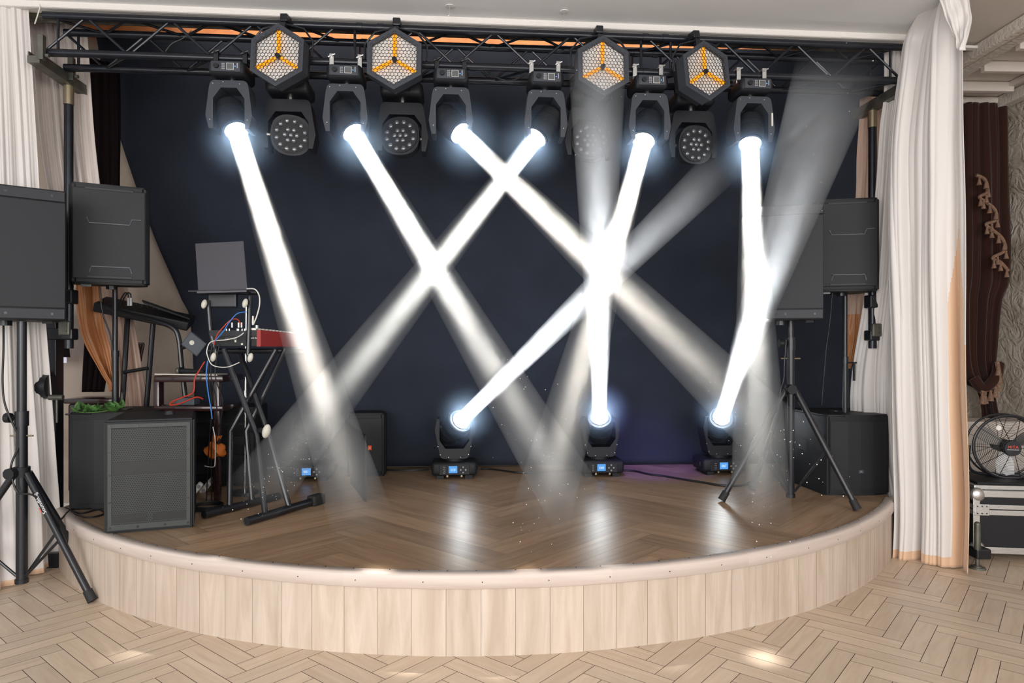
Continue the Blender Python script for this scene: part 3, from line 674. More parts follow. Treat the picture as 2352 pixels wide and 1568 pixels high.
# ------------------------------------------------------------------ wash lights with 19 lenses
def wash(px, py, yaw, tilt, label, lit):
    p = line(px, TD+.02); r = empty('wash_light', (p.x, p.y, 3.42), TH, label, 'stage light', 'round led wash lights behind the honeycomb lamps')
    clamp_parts(r, (-.1, .1), 'blackm')
    b = MB(); b.box((0, 0, -.108), (.30, .25, .10), bev=.035, seg=4); b.build('base', 'grey2', r, True)
    b = MB(); b.box((0, -.127, -.108), (.12, .008, .05), bev=.003); b.build('control_panel', 'black', r)
    b = MB(); b.cyl((.05, -.132, -.105), (.05, -.134, -.105), .0028, seg=8); b.build('indicator', 'greenled', r)
    b = MB(); b.cyl((0, 0, -.195), (0, 0, -.155), .026, seg=20); b.build('pan_joint', 'chrome', r, True)
    b = MB(); b.prism(arch(.30, .37, .34, .275, .085, .05), -.07, .07, Matrix.Translation((0, 0, -.19)) @ XZ); b.build('yoke', 'grey2', r)
    piv = Vector((0, -.02, -.435))
    h = bpy.data.objects.new('head', None)
    rm = (Matrix.Rotation(yaw-TH, 4, 'Z') @ Matrix.Rotation(tilt, 4, 'X'))
    bpy.data.objects.remove(h)
    T = Matrix.Translation(piv) @ rm
    oc = []
    for i in range(32):
        a = 2*PI*i/32; rr = .142*(1+.035*math.cos(4*a)*-1); oc.append((rr*math.cos(a)*.97, rr*math.sin(a)))
    b = MB(); b.prism(oc, -.07, -.045, T @ XZ); b.prism([(x*.93, y*.93) for x, y in oc], -.045, .03, T @ XZ); b.prism([(x*.75, y*.75) for x, y in oc], .03, .09, T @ XZ)
    hd = b.build('head', 'grey2', r, False)
    b = MB(); b.prism([(.122*math.cos(2*PI*i/40), .122*math.sin(2*PI*i/40)) for i in range(40)], -.078, -.066, T @ XZ); b.build('lens_plate', 'black', r)
    b = MB()
    cs = [(0, 0)]+[(.040*math.cos(PI/3*i), .040*math.sin(PI/3*i)) for i in range(6)]+[(.096*math.cos(PI/6*i+PI/12), .096*math.sin(PI/6*i+PI/12)) for i in range(12)]
    b = MB()
    for x, z in cs:
        g = bmesh.ops.create_uvsphere(b.bm, u_segments=12, v_segments=8, radius=.0155); b._fin(g['verts'], T @ Matrix.Translation((x, -.080, z)) @ Matrix.Diagonal((1, .45, 1, 1)))
    b.build('lens_cluster', 'ledlens', r, True)
    b = MB()
    for x, z in cs:
        pts = [T @ Vector((x+.0205*math.cos(PI/3*k), -.0795, z+.0205*math.sin(PI/3*k))) for k in range(6)]; b.tube(pts, .0016, 4, True)
    b.build('cell_ring', 'grey', r)
    b = MB(); b.cyl(T @ Vector((-.155, .0, 0)), T @ Vector((-.125, 0, 0)), .012, seg=12); b.cyl(T @ Vector((.125, .0, 0)), T @ Vector((.155, 0, 0)), .012, seg=12); b.build('tilt_bolt', 'alu', r, True)
    return r
wash(668, 300, R(22), R(8), 'dim round wash light right of the first moving head, turned aside', 0)
wash(925, 310, R(-3), R(-4), 'round wash light below the second honeycomb lamp, its lenses glinting', 0)
wash(1352, 318, R(0), R(-4), 'round wash light below the third honeycomb lamp, veiled by the upright beam', 0)
wash(1586, 322, R(12), R(6), 'round wash light below the fourth honeycomb lamp, its lenses dark', 0)

# ------------------------------------------------------------------ honeycomb lamps
def hexpts(rr, rot=PI/6): return [(rr*math.cos(rot+PI/3*i), rr*math.sin(rot+PI/3*i)) for i in range(6)]
def hex_lamp_proto():
    r = empty('honeycomb_lamp', (0, 0, 0), 0)
    b = MB(); b.prism(hexpts(.202), -.055, -.035, XZ, inner=hexpts(.166)); b.prism(hexpts(.199), -.036, .04, XZ, inner=hexpts(.19)); b.build('frame', 'grey', r)
    b = MB(); b.prism(hexpts(.185), .03, .10, XZ); b.prism(hexpts(.12), .10, .13, XZ); b.build('housing', 'black', r)
    b = MB()  # three rhombic mirror faces, slightly folded like a cube corner
    hp = hexpts(.172); c0 = b.bm.verts.new((0, .012, 0)); vs = [b.bm.verts.new((x, -.022 if i % 2 == 0 else -.030, z)) for i, (x, z) in enumerate(hp)]
    for i in range(6): b.bm.faces.new((c0, vs[i], vs[(i+1) % 6]))
    b.build('reflector', 'reflector', r)
    for a in (90, 210, 330):
        a = R(a); v = Vector((math.cos(a), 0, math.sin(a)))
        b = MB(); b.cyl(v*.022+Vector((0, -.034, 0)), v*.158+Vector((0, -.040, 0)), .0115, seg=12); b.build('lamp_tube', 'tube', r, True)
    b = MB(); b.cyl((0, -.02, 0), (0, -.046, 0), .016, seg=16); b.build('hub', 'black', r, True)
    b = MB(); rr = .0137; dx = rr*math.sqrt(3); 
    for j in range(-9, 10):
        for i in range(-9, 10):
            x = (i+(.5 if j % 2 else 0))*dx; z = j*rr*1.5
            if max(abs(x), abs(x*.5+z*.866), abs(x*.5-z*.866)) > .143: continue
            o_ = [(x+rr*1.03*math.cos(PI/6+PI/3*k), z+rr*1.03*math.sin(PI/6+PI/3*k)) for k in range(6)]
            i_ = [(x+rr*.88*math.cos(PI/6+PI/3*k), z+rr*.88*math.sin(PI/6+PI/3*k)) for k in range(6)]
            b.prism(o_, -.056, -.053, XZ, inner=i_)
    b.build('honeycomb_mesh', 'black', r)
    b = MB(); b.box((0, .02, .215), (.035, .03, .05), bev=.004); b.cyl((0, .02, .2), (0, .05, .30), .012, seg=10); b.box((0, .05, .275), (.05, .075, .05), bev=.006); b.build('hook_clamp', 'blackm', r)
    b = MB(); b.tube([(-.203, .02, .02), (-.205, .02, .12), (-.14, .02, .2), (0, .02, .235), (.14, .02, .2), (.205, .02, .12), (.203, .02, .02)], .007, 8); b.build('bracket', 'blackm', r, True)
    return r
hx = hex_lamp_proto()
labs = ['first honeycomb lamp from the left truss end, orange Y shaped tubes', 'honeycomb lamp hung between the second and third moving heads', 'honeycomb lamp washed by the pale upright beam', 'tilted honeycomb lamp nearest the right end of the truss']
for i, (px, py, ry, rz) in enumerate(((644, 134, R(3), R(-10)), (908, 142, R(1), R(-3)), (1381, 158, R(-1), R(5)), (1613, 169, R(-7), R(14)))):
    o = hx if i == 0 else copy_tree(hx)
    p = line(px, -.13); s = FP/p.y
    o.location = (p.x, p.y, CZ+(HY-py)/s); o.rotation_euler = (0, ry, TH+rz)
    tag(o, labs[i], 'stage light', 'honeycomb lamps hanging in front of the truss')

# ------------------------------------------------------------------ floor moving heads
def floor_head(px, aim, label, digits, flip, lensm='lensb', back=5.90, rot=0):
    k = (px-CX)/FP; Y = (back+.0806*.5)/(1-.0806*k)
    r = empty('moving_head_light', (k*Y, Y, H), TH+rot, label, 'stage light', 'moving heads standing along the backdrop')
    b = MB(); b.box((0, 0, .085), (.385, .30, .115), bev=.03, seg=3); b.box((-.12, 0, .015), (.06, .26, .03)); b.box((.12, 0, .015), (.06, .26, .03)); b.cyl((0, 0, .14), (0, 0, .165), .09, seg=24)
    b.build('base', 'black', r, True)
    for s in (-1, 1): 
        b = MB(); b.box((s*.185, 0, .09), (.035, .16, .05), bev=.012); b.build('carry_handle', 'black', r)
    b = MB(); b.box((0, -.151, .082), (.255, .010, .086), bev=.004); b.build('control_panel', 'grey2', r)
    b = MB(); b.box((-.012, -.157, .085), (.072, .004, .058)); b.build('display', 'screen', r)
    text('display_digits', digits, .028, 'digit', r, (-.012, -.1595, .084), (PI/2, 0 if not flip else PI, 0), .0004)
    b = MB()
    for x, z in ((.052, .082), (.094, .082), (.073, .105), (.073, .060)): b.cyl((x, -.154, z), (x, -.161, z), .007, seg=12)
    b.build('buttons', 'textdim', r)
    b = MB()
    for k_ in range(4): b.box((-.085, -.157, .058+k_*.016), (.018, .002, .004))
    b.build('lettering', 'textdim', r)
    b = MB(); 
    for x in (-.06, .06): b.cyl((x, -.150, .030), (x, -.156, .030), .009, seg=10)
    b.build('latch_screw', 'brass', r)
    ol = [(x, -z) for x, z in arch(.25, .335, .34, .255, .085, .05)]
    b = MB(); b.prism(ol, -.085, .085, Matrix.Translation((0, 0, .165)) @ XZ); b.build('yoke', 'grey2', r)
    b = MB()
    for x, z in ((-.14, .27), (.14, .27), (-.12, .20), (.12, .20), (-.05, .178), (.05, .178)): b.cyl((x, -.087, z), (x, -.0895, z), .0035, seg=8)
    b.build('yoke_screws', 'alu', r)
    rm = Euler((0, 0, TH+rot)).to_matrix(); piv = Vector((0, -.02, .43)); wp = Vector(r.location)+rm @ piv; dw = (aim-wp).normalized(); d = rm.transposed() @ dw
    b = MB(); b.cyl(piv-d*.17, piv+d*.03, .085, .118, seg=32); b.cyl(piv+d*.03, piv+d*.10, .118, .112, seg=32)
    for kk in range(4): b.cyl(piv-d*(.15-.035*kk), piv-d*(.14-.035*kk), .10+.006*kk, seg=32)
    b.build('head', 'black', r, True)
    b = MB(); b.ring(piv+d*.105, d, .10, .009, 32, 8); b.ring(piv+d*.115, d, .076, .006, 32, 8); b.build('lens_bezel', 'grey', r, True)
    if lensm:
        b = MB(); g = bmesh.ops.create_uvsphere(b.bm, u_segments=32, v_segments=16, radius=.072); b._fin(g['verts'], Matrix.Translation(piv+d*.106) @ d.to_track_quat('Z', 'Y').to_matrix().to_4x4() @ Matrix.Diagonal((1, 1, .6, 1))); b.build('lens', lensm, r, True)
    else: b = MB(); b.cyl(piv+d*.10, piv+d*.122, .074, .070, seg=32); b.build('lens', 'ledlens', r, True)
    b = MB(); b.cyl((-.15, -.02, .43), (.15, -.02, .43), .03, seg=16); b.build('tilt_axle', 'grey2', r, True)
    return wp+dw*.152, dw, (aim-wp).length
fl_ = [
 (1044, goto(1710, 330, 3.6), 'standing moving head at the backdrop left of centre, screen reading 023 upside down', '023', 1, 9, 'beam rising from the left lit floor head to the upper right', .060, .115, 3.6),
 (1376, goto(1371, 70, 3.4), 'standing moving head at the middle of the backdrop, screen reading 045 upside down', '045', 1, 11, 'upright beam from the middle floor head veiling a honeycomb lamp', .060, .155, 4.2),
 (1650, goto(1945, 90, 3.1), 'standing moving head behind the right tripod, screen reading 067', '067', 0, 16, 'wide beam from the right floor head opening towards the upper right truss end', .060, .20, 4.6),
]
for px, aim, lab, dg, flp, wt, bl, r0, r1, spr in fl_:
    src, dw, L = floor_head(px, aim, lab, dg, flp)
    beam(src, dw, (aim-src).length, r0, r1, wt, spr, bl, (.72, .83, 1))
floor_head(716, goto(716, 300, 5.7), 'unlit standing moving head behind the keyboard stand, blue screen reading 001', '001', 0, None)

# ------------------------------------------------------------------ loudspeakers
def flat_speaker(name, loc, rz, w, h, d, label, group=None):
    r = empty(name, loc, rz, label, 'loudspeaker', group)
    b = MB(); b.box((0, 0, h/2), (w, d, h), bev=.012, seg=2); b.build('cabinet', 'black', r, True)
    b = MB(); b.box((0, -d/2-.003, h/2), (w-.012, .012, h-.16)); b.build('grille', 'g_fine', r)
    for z in (.040, h-.040):
        b = MB(); b.box((0, -d/2-.004, z), (w-.012, .014, .062), bev=.003)
        b.build('grille_strip', 'face', r)
        b = MB()
        for x in (-w/2+.12*w, 0, w/2-.12*w): b.cyl((x, -d/2-.010, z), (x, -d/2-.0135, z), .008, seg=14)
        b.build('strip_screws', 'blackm', r)
    for s in (-1, 1):
        b = MB(); b.box((s*w/2, .05, h*.6), (.012, .13, .05), bev=.005)
        b.build('side_handle', 'grey2', r)
    b = MB(); b.cyl((0, 0, -.03), (0, 0, 0), .04, seg=20); b.build('pole_socket', 'blackm', r)
    for x in (-w*.35, w*.35): b = MB(); b.box((x, -.1, -.008), (.05, .05, .016)); b.build('rubber_pad', 'rub', r)
    return r
def tripod(loc, rz, zc, ztop, zlow, feet, label, rb=.0245, text_=None, rlow=.03, shine='blackm', knobdir=-1):
    """loc base, zc collar height, ztop top of pole, zlow bottom of tube; feet = list of (x,y) and z0 base height"""
    r = empty('speaker_stand', loc, rz, label, 'speaker stand')
    b = MB(); b.cyl((0, 0, zlow), (0, 0, zc+.36), rlow, seg=20); b.cyl((0, 0, zlow-.015), (0, 0, zlow+.01), rlow*1.2, seg=20); b.cyl((0, 0, zc+.28), (0, 0, zc+.37), rlow*1.2, seg=20); b.build('lower_tube', shine, r, True)
    b = MB(); b.cyl((0, 0, zc+.3), (0, 0, ztop), rb, seg=20); b.build('upper_pole', shine, r, True)
    b = MB(); b.cyl((0, 0, zc-.03), (0, 0, zc+.03), rlow*1.45, seg=20); b.build('collar', 'black', r, True)
    b = MB(); b.cyl((-.02, -rlow*1.2, zc), (-.02, -rlow*1.2-.05, zc), .034, seg=10); b.build('collar_knob', 'black', r, True)
    s = knobdir
    b = MB(); b.cyl((s*rlow, 0, zc+.33), (s*(rlow+.03), 0, zc+.33), .010, seg=10); b.cyl((s*(rlow+.028), -.01, zc+.33), (s*(rlow+.06), -.01, zc+.33), .03, seg=10); b.build('height_knob', 'black', r, True)
    b = MB(); b.cyl((-.07, 0, zc+.22), (.07, 0, zc+.22), .005, seg=8); b.build('locking_pin', 'brass', r, True)
    for i, (x, y) in enumerate(feet):
        t = Vector((x, y, .0)).normalized(); a = t*rlow*1.3+Vector((0, 0, zc-.01)); f = Vector((x, y, .012))
        b = MB(); b.cyl(a, f, .021, seg=16); lg = b.build('leg', shine, r, True)
        b = MB(); dd = (f-a).normalized(); b.cyl(f-dd*.07, f+dd*.0, .026, .028, seg=16); b.build('rubber_foot', 'rub', lg, True)
        m = a.lerp(f, .52); b = MB(); b.cyl(m+t*0, Vector((t.x*rlow, t.y*rlow, zlow+.03)), .009, seg=8); b.build('brace', shine, r, True)
        if text_ and i == 0:
            ax = (a-f).normalized(); mid = a.lerp(f, .24)
            vdir = Vector((0, -1, 0)); zz = (vdir-ax*vdir.dot(ax)).normalized(); xx = ax; yy = zz.cross(xx)
            o = text('lettering', text_, .034, 'text', lg, (0, 0, 0), (0, 0, 0), .0006)
            o.matrix_local = Matrix.Translation(mid+zz*.0215+yy*-.004) @ Matrix((xx, yy, zz)).transposed().to_4x4()
            b = MB(); 
            b.tube([mid+zz*.021-xx*.055+yy*.016, mid+zz*.0215-xx*.04+yy*.014, mid+zz*.021-xx*.02+yy*.017], .0022, 6); b.build('emblem', 'redtext', lg)
    return r
# left tripod speaker
pL = at(50, 800, 4.17); zf = 0
fx = on(213, 1384, 0)
tripod((pL.x, pL.y, 0), 0, CZ-(1083-HY)/FP*4.17, CZ-(738-HY)/FP*4.17, .085, [(fx.x-pL.x, fx.y-pL.y), (-.50, -.08), (.17, .38)],
       'black tripod stand on the tile floor at the left edge, maker lettering on its leg', text_='Soundking', rb=.026, rlow=.031)
spk = flat_speaker('tripod_speaker', at(28, 734, 4.05)+Vector((-.15, .14, .0)), R(38), .60, .80, .40, 'large black loudspeaker at the left edge on the floor tripod')
# right tripod speaker
pR = at(1816, 800, 4.93)
fr_ = on(1970, 1174, H); fl2 = on(1657, 1152, H)
tripod((pR.x, pR.y, H), 0, CZ-(893-HY)/FP*4.93-H, CZ-(736-HY)/FP*4.93-H, .045, [(fl2.x-pR.x, fl2.y-pR.y), (fr_.x-pR.x, fr_.y-pR.y), (-.13, .42)],
       'black tripod stand on the right half of the stage before the subwoofer', rb=.022, rlow=.027)
flat_speaker('tripod_speaker', Vector((pR.x-.065, pR.y+.02, CZ-(735-HY)/FP*4.8)), R(-13), .50, .80, .40, 'large black loudspeaker on the stage tripod, half veiled by a beam')

def stage_speaker(loc, rz, w, h, d, label, tilt=0):
    """pole speaker with chamfered cabinet and framed grille"""
    r = empty('pole_speaker', loc, rz, label, 'loudspeaker', rot=(tilt, 0, rz))
    ol = [(-w/2, -d/2+.03), (-w/2+.03, -d/2), (w/2-.03, -d/2), (w/2, -d/2+.03), (w/2, d*.1), (w*.30, d/2), (-w*.30, d/2), (-w/2, d*.1)]
    b = MB(); b.prism(ol, 0, h); bmesh.ops.bevel(b.bm, geom=b.bm.edges[:], offset=.014, segments=2, affect='EDGES'); b.build('cabinet', 'black', r, True)
    y = -d/2-.002
    b = MB(); b.box((0, y, h*.5), (w-.05, .010, h-.07), bev=.004); b.build('grille', 'g_big', r)
    def strip(pts, rr=.0055): b = MB(); b.tube([Vector((x, y-.007, z)) for x, z in pts], rr, 6); b.build('grille_rib', 'rib', r)
    strip([(-w*.28, h*.66), (-w*.25, h*.605), (w*.25, h*.605), (w*.28, h*.66), (w*.40, h*.662)])
    strip([(-w*.25, h*.115), (-w*.22, h*.175), (w*.25, h*.175), (w*.28, h*.115)])
    for z_, w_ in ((h*.072, w*.56), (h*.945, w*.60)): b = MB(); b.box((0, y-.005, z_), (w_, .006, .017), bev=.002); b.build('grille_strip', 'face', r)
    b = MB(); b.cyl((0, 0, -.025), (0, 0, 0), .035, seg=16); b.box((-w*.3, -.1, -.008), (.06, .04, .016)); b.build('pole_socket', 'blackm', r)
    return r
def pole(name, a, b_, label, group=None, mid=True, screw=False):
    r = empty(name, a, 0, label, 'speaker pole'); h = b_.z-a.z; dx = b_-a
    b = MB(); b.cyl((0, 0, 0), dx*.45, .0225, seg=18); b.build('lower_tube', 'blackm', r, True)
    b = MB(); b.cyl(dx*.45, dx, .0175, seg=18); b.cyl(dx*.42, dx*.47, .026, seg=18); b.build('upper_tube', 'blackm', r, True)
    if screw:
        b = MB(); b.cyl(dx*.42+Vector((0, 0, 0)), dx*.42+Vector((.09, 0, 0)), .006, seg=8); b.cyl(dx*.42+Vector((.06, -.02, 0)), dx*.42+Vector((.06, -.02, -.14)), .010, seg=8); b.build('clamp_lever', 'black', r, True)
    return r
# left pole speaker on rear subwoofer
def sub(name, loc, rz, w, h, d, label, gm='g_big', rounded=False):
    r = empty(name, loc, rz, label, 'subwoofer')
    if rounded:
        ol = [(-w/2, -d/2+.05), (-w/2+.025, -d/2), (-w*.2, -d/2-.018), (0, -d/2-.022), (w*.2, -d/2-.018), (w/2-.025, -d/2), (w/2, -d/2+.05), (w/2, d/2), (-w/2, d/2)]
        b = MB(); b.prism(ol, 0, h); bmesh.ops.bevel(b.bm, geom=b.bm.edges[:], offset=.012, segments=2, affect='EDGES'); b.build('cabinet', 'black', r, True)
        b = MB(); b.prism([(x*.93, y-.006) for x, y in ol[1:6]]+[(x*.93, y+.02) for x, y in ol[1:6]][::-1], .045, h-.05); b.build('grille', gm, r)
        b = MB(); b.box((-w/2-.001, .02, h*.56), (.012, .16, .09), bev=.005); b.box((w/2+.001, .02, h*.56), (.012, .16, .09), bev=.005); b.build('handle_recess', 'rub', r)
        b = MB(); b.box((0, -d/2-.03, h*.30), (.045, .006, .028), bev=.002); b.build('badge', 'grey', r)
        text('lettering', 'JBL', .018, 'textdim', r, (0, -d/2-.034, h*.30), (PI/2, 0, 0), .0004)
    b = MB(); b.cyl((0, 0, h-.002), (0, 0, h+.006), .05, seg=20); b.build('pole_cup', 'blackm', r, True)
    return r
lrs = Vector((-2.81, 4.96, H))
sub('subwoofer', lrs, R(12), .58, .665, .50, 'rounded black subwoofer at the left rear carrying a pole and ivy', rounded=True)
pole('speaker_pole', Vector((at(265, 800, 4.91).x, 4.91, H+.67)), Vector((at(264, 650, 4.91).x, 4.91, CZ-(652-HY)/FP*4.83)), 'black pole rising from the left rear subwoofer')
stage_speaker(Vector((at(262, 800, 4.83).x, 4.80, CZ-(653-HY)/FP*4.70)), R(27), .475, .675, .36, 'black loudspeaker on the pole above the left rear subwoofer', tilt=R(2))
# right subwoofer
rc = on(1903, 1140, H); rc2 = on(2052, 1137, H)
mid = (rc+rc2)/2; ang = math.atan2(rc2.y-rc.y, rc2.x-rc.x); wS = (rc2-rc).length
cR = mid+Vector((-math.sin(ang), math.cos(ang), 0))*.34
sub('subwoofer', (cR.x, cR.y, H), ang, wS+.02, .605, .62, 'rounded black subwoofer on the right end of the stage', rounded=True)
pp = at(1941, 800, 5.33)
pole('speaker_pole', Vector((pp.x, pp.y, H+.60)), Vector((pp.x, pp.y, CZ-(670-HY)/FP*5.2)), 'thin black pole with clamp rising from the right subwoofer', screw=True)
stage_speaker(Vector((at(1938, 800, 5.28).x, 5.32, CZ-(668-HY)/FP*5.14)), R(-12), .46, .70, .36, 'black loudspeaker on the pole above the right subwoofer')

# front left subwoofer
fl1 = on(238, 1228, H); fr1 = on(446, 1217, H); ang = R(20); w = .488; h = .675; d = .60
c = fl1+Vector((math.cos(ang), math.sin(ang), 0))*(w/2)+Vector((-math.sin(ang), math.cos(ang), 0))*(d/2)
r = empty('subwoofer', (c.x, c.y, H), ang, 'tall black subwoofer with perforated grey grille at the left stage front', 'subwoofer')
b = MB(); b.prism([(-w/2, -d/2), (w/2, -d/2), (w*.42, d/2), (-w/2, d/2)], 0, h); bmesh.ops.bevel(b.bm, geom=b.bm.edges[:], offset=.012, segments=3, affect='EDGES'); b.build('cabinet', 'black', r, True)
y = -d/2
b = MB(); b.prism([(-w/2+.022, .022), (w/2-.022, .022), (w/2-.022, h-.022), (-w/2+.022, h-.022)], y-.010, y+.002, XZ, inner=[(-w/2+.042, .055), (w/2-.042, .055), (w/2-.042, h-.045), (-w/2+.042, h-.045)]); b.build('grille_frame', 'g_frame', r)
b = MB(); b.box((0, y-.002, h/2), (w-.08, .008, h-.1)); b.build('grille', 'g_sub', r)
b = MB(); 
for x in (-w/2+.034, -w*.13, w*.17, w/2-.034):
    for z in (.036, h-.034): b.cyl((x, y-.009, z), (x, y-.0135, z), .0065, seg=12)
for z in (h*.28, h*.52, h*.72):
    for x in (-w/2+.032, w/2-.032): b.cyl((x, y-.009, z), (x, y-.0135, z), .0055, seg=12)
b.build('grille_screws', 'blackm', r)
PB = grille('perforated_port', (.018, .019, .02), (.001, .001, .001), .0130, .36)
b = MB(); b.box((0, y-.0065, h*.575), (w-.09, .002, .075)); b.build('port_band', PB, r)
for x_, w_ in ((-w*.225, w*.38), (w*.225, w*.38)): b = MB(); b.box((x_, y-.0065, .088), (w_, .002, .048)); b.build('port_slot', PB, r)
b = MB(); b.cyl((.07, .02, h), (.07, .02, h+.022), .032, .024, seg=16); b.build('pole_cup', 'blackm', r, True)

# stage monitor with red badge, black board before it
p = on(835, 1094, H); r = empty('monitor_speaker', (p.x, p.y+.16, H), R(6), 'black loudspeaker with orange red badge standing at the backdrop', 'loudspeaker')
b = MB(); ol = [(-.17, -.14), (-.145, -.165), (.145, -.165), (.17, -.14), (.17, .0), (.11, .15), (-.11, .15), (-.17, .0)]
b.prism(ol, 0, .545); bmesh.ops.bevel(b.bm, geom=b.bm.edges[:], offset=.014, segments=2, affect='EDGES'); b.build('cabinet', 'black', r, True)
b = MB(); b.box((0, -.166, .27), (.28, .008, .46), bev=.003); b.build('grille', 'g_fine', r)
b = MB(); b.box((.038, -.174, .25), (.030, .006, .038), bev=.001); b.build('badge', 'jblred', r)
text('lettering', 'JBL', .015, 'text', r, (.038, -.1775, .25), (PI/2, -PI/2, 0), .0004)
b = MB(); pts = [at(792, 952, 5.0), at(843, 1003, 5.25), at(843, 1152, 4.93), at(806, 1117, 4.9)]
# folded black board: thin slab between four corners
def slab(bq, pts, t):
    nrm = (pts[1]-pts[0]).cross(pts[2]-pts[0]).normalized()*t
    A = [bq.bm.verts.new(p_) for p_ in pts]; B = [bq.bm.verts.new(p_+nrm) for p_ in pts]; n_ = len(pts)
    bq.bm.faces.new(A[::-1]); bq.bm.faces.new(B)
    for i in range(n_): bq.bm.faces.new((A[i], A[(i+1) % n_], B[(i+1) % n_], B[i]))
zb = H+.004
q0, q1 = on(809, 1120, H), on(842, 1153, H)
slab(b, [Vector((q0.x, q0.y, zb+.03)), Vector((q1.x, q1.y, zb)), Vector((q1.x-.01, q1.y+.04, zb+.47)), Vector((q0.x-.06, q0.y+.05, zb+.52))], .012)
tag(b.build('black_board', 'black'), 'narrow black board leaning in front of the monitor speaker', 'board')

# ------------------------------------------------------------------ keyboard corner, left rear
# black keyboard on bent tube stand
kb = empty('keyboard_stand', (0, 0, 0), 0, 'black tube keyboard stand with a bent front bar at the left rear', 'stand')
def bar(pts, r_, name, m, parent, k=10, sm=True): b = MB(); b.tube(pts, r_, k); return b.build(name, m, parent, sm)
bar([at(352, 738, 5.3), at(343, 850, 5.3), at(334, 965, 5.3), on(331, 1128, H)], .020, 'leg', 'blackm', kb)
bar([at(293, 730, 5.35), at(286, 850, 5.3), at(279, 960, 5.25), on(276, 1136, H)], .020, 'leg', 'blackm', kb)
bar(smooth_path([at(225, 700, 5.15), at(300, 722, 5.15), at(360, 738, 5.15), at(396, 752, 5.15), at(410, 775, 5.15), at(417, 840, 5.15), at(424, 900, 5.15), at(440, 1040, 5.15)], 6), .019, 'bent_bar', 'blackm', kb)
bar([at(284, 855, 5.27), at(340, 845, 5.27)], .014, 'cross_bar', 'blackm', kb)
kd = empty('keyboard', (0, 0, 0), 0, 'black keyboard resting slanted on the bent tube stand', 'keyboard')
def obox(a, b_, wdir, w, up, h, name, m, parent, bev=0):
    """box whose long axis runs a -> b"""
    L = (b_-a).length; x = (b_-a).normalized(); z = (Vector(up)-x*Vector(up).dot(x)).normalized(); y = z.cross(x)
    mtx = Matrix((x, y, z)).transposed(); b = MB(); b.box((a+b_)/2, (L, w, h), mtx, bev); return b.build(name, m, parent)
ka, kc = at(228, 697, 5.25), at(440, 742, 5.45)
obox(ka, kc, None, .30, (0, -.25, 1), .07, 'case', 'black', kd, .01)
obox(ka+Vector((.35, -.02, .012)), kc+Vector((-.02, -.02, .045)), None, .16, (0, -.25, 1), .012, 'key_row', 'grey2', kd)
b = MB(); 
for i in range(9): p_ = ka.lerp(kc, .35+.06*i)+Vector((0, -.02, .05)); b.cyl(p_, p_+Vector((0, 0, .018)), .008, seg=8)
b.build('sliders', 'black', kd)
for i, x in enumerate((295, 301)):
    r = empty('cable_plug', at(x, 693, 5.2), 0, ['chrome cable plug standing in the slanted keyboard, the left one', 'chrome cable plug in the slanted keyboard, right of its twin'][i], 'plug', 'plugs in the slanted keyboard')
    b = MB(); b.cyl((0, 0, -.03), (0, 0, .03), .010, seg=10); b.build('barrel', 'alu', r, True)
    b = MB(); b.tube(smooth_path([(0, 0, .03), (-.005, 0, .06), (-.03, 0, .065), (-.07, 0, .0), (-.08, 0, -.02)], 6), .005, 6); b.build('cord', 'cable', r, True)
# synthesizer with red ends, seen from the back, on the double X stand
sy = empty('synthesizer', (0, 0, 0), 0, 'red ended stage synthesizer seen from behind on the X stand', 'keyboard')
sA, sB = at(484, 777, 4.72), at(592, 777, 4.72)
back = MB(); back.box((sA+sB)/2+Vector((0, .0, 0)), (sB.x-sA.x, .03, .108), bev=.003); back.build('rear_panel', 'black', sy)
b = MB(); b.box((sA+sB)/2+Vector((0, -.004, .036)), (sB.x-sA.x, .034, .04)); b.build('top_edge', 'grey2', sy)
e0, e1 = at(592, 777, 4.72), at(692, 792, 5.35)
b = MB(); x0, x1 = e0.x, e1.x
pts = [Vector((x0, 4.70, e0.z-.056)), Vector((x1, 5.30, e0.z-.056)), Vector((x1, 5.30, e0.z+.042)), Vector((x0, 4.70, e0.z+.058))]
slab(b, pts, .03); b.build('end_cheek', 'red', sy)
b = MB(); pts = [Vector((sA.x, 4.74, e0.z-.045)), Vector((x0-.01, 4.74, e0.z-.045)), Vector((x1-.02, 5.28, e0.z-.045)), Vector((sA.x+.1, 5.3, e0.z-.045))]
slab(b, pts, .05); b.build('body', 'black', sy)
b = MB()
for i in range(13):
    t = i/12; p_ = Vector((x0, 4.72, e0.z+.062)).lerp(Vector((x1, 5.28, e0.z+.045)), t); b.box(p_+Vector((-.04, 0, .002)), (.07, .034, .016), bev=.003)
b.build('white_keys', 'white', sy)
b = MB()
for x in (520, 527, 545, 548, 556, 562): p_ = at(x, 756, 4.70); b.cyl(p_-Vector((0, 0, .01)), p_+Vector((0, 0, .004)), .006, seg=8)
b.build('jacks', 'alu', sy)
text('lettering', 'CAUTION', .018, 'textdim', sy, at(530, 778, 4.695), (PI/2, 0, 0), .0004)
text('lettering', 'nord 2x', .016, 'text', sy, at(582, 776, 4.695), (PI/2, 0, 0), .0004)
b = MB(); b.box(at(541, 783, 4.70), (.012, .004, .016)); b.box(at(556, 790, 4.70), (.014, .004, .012)); b.build('rating_labels', 'cream', sy)
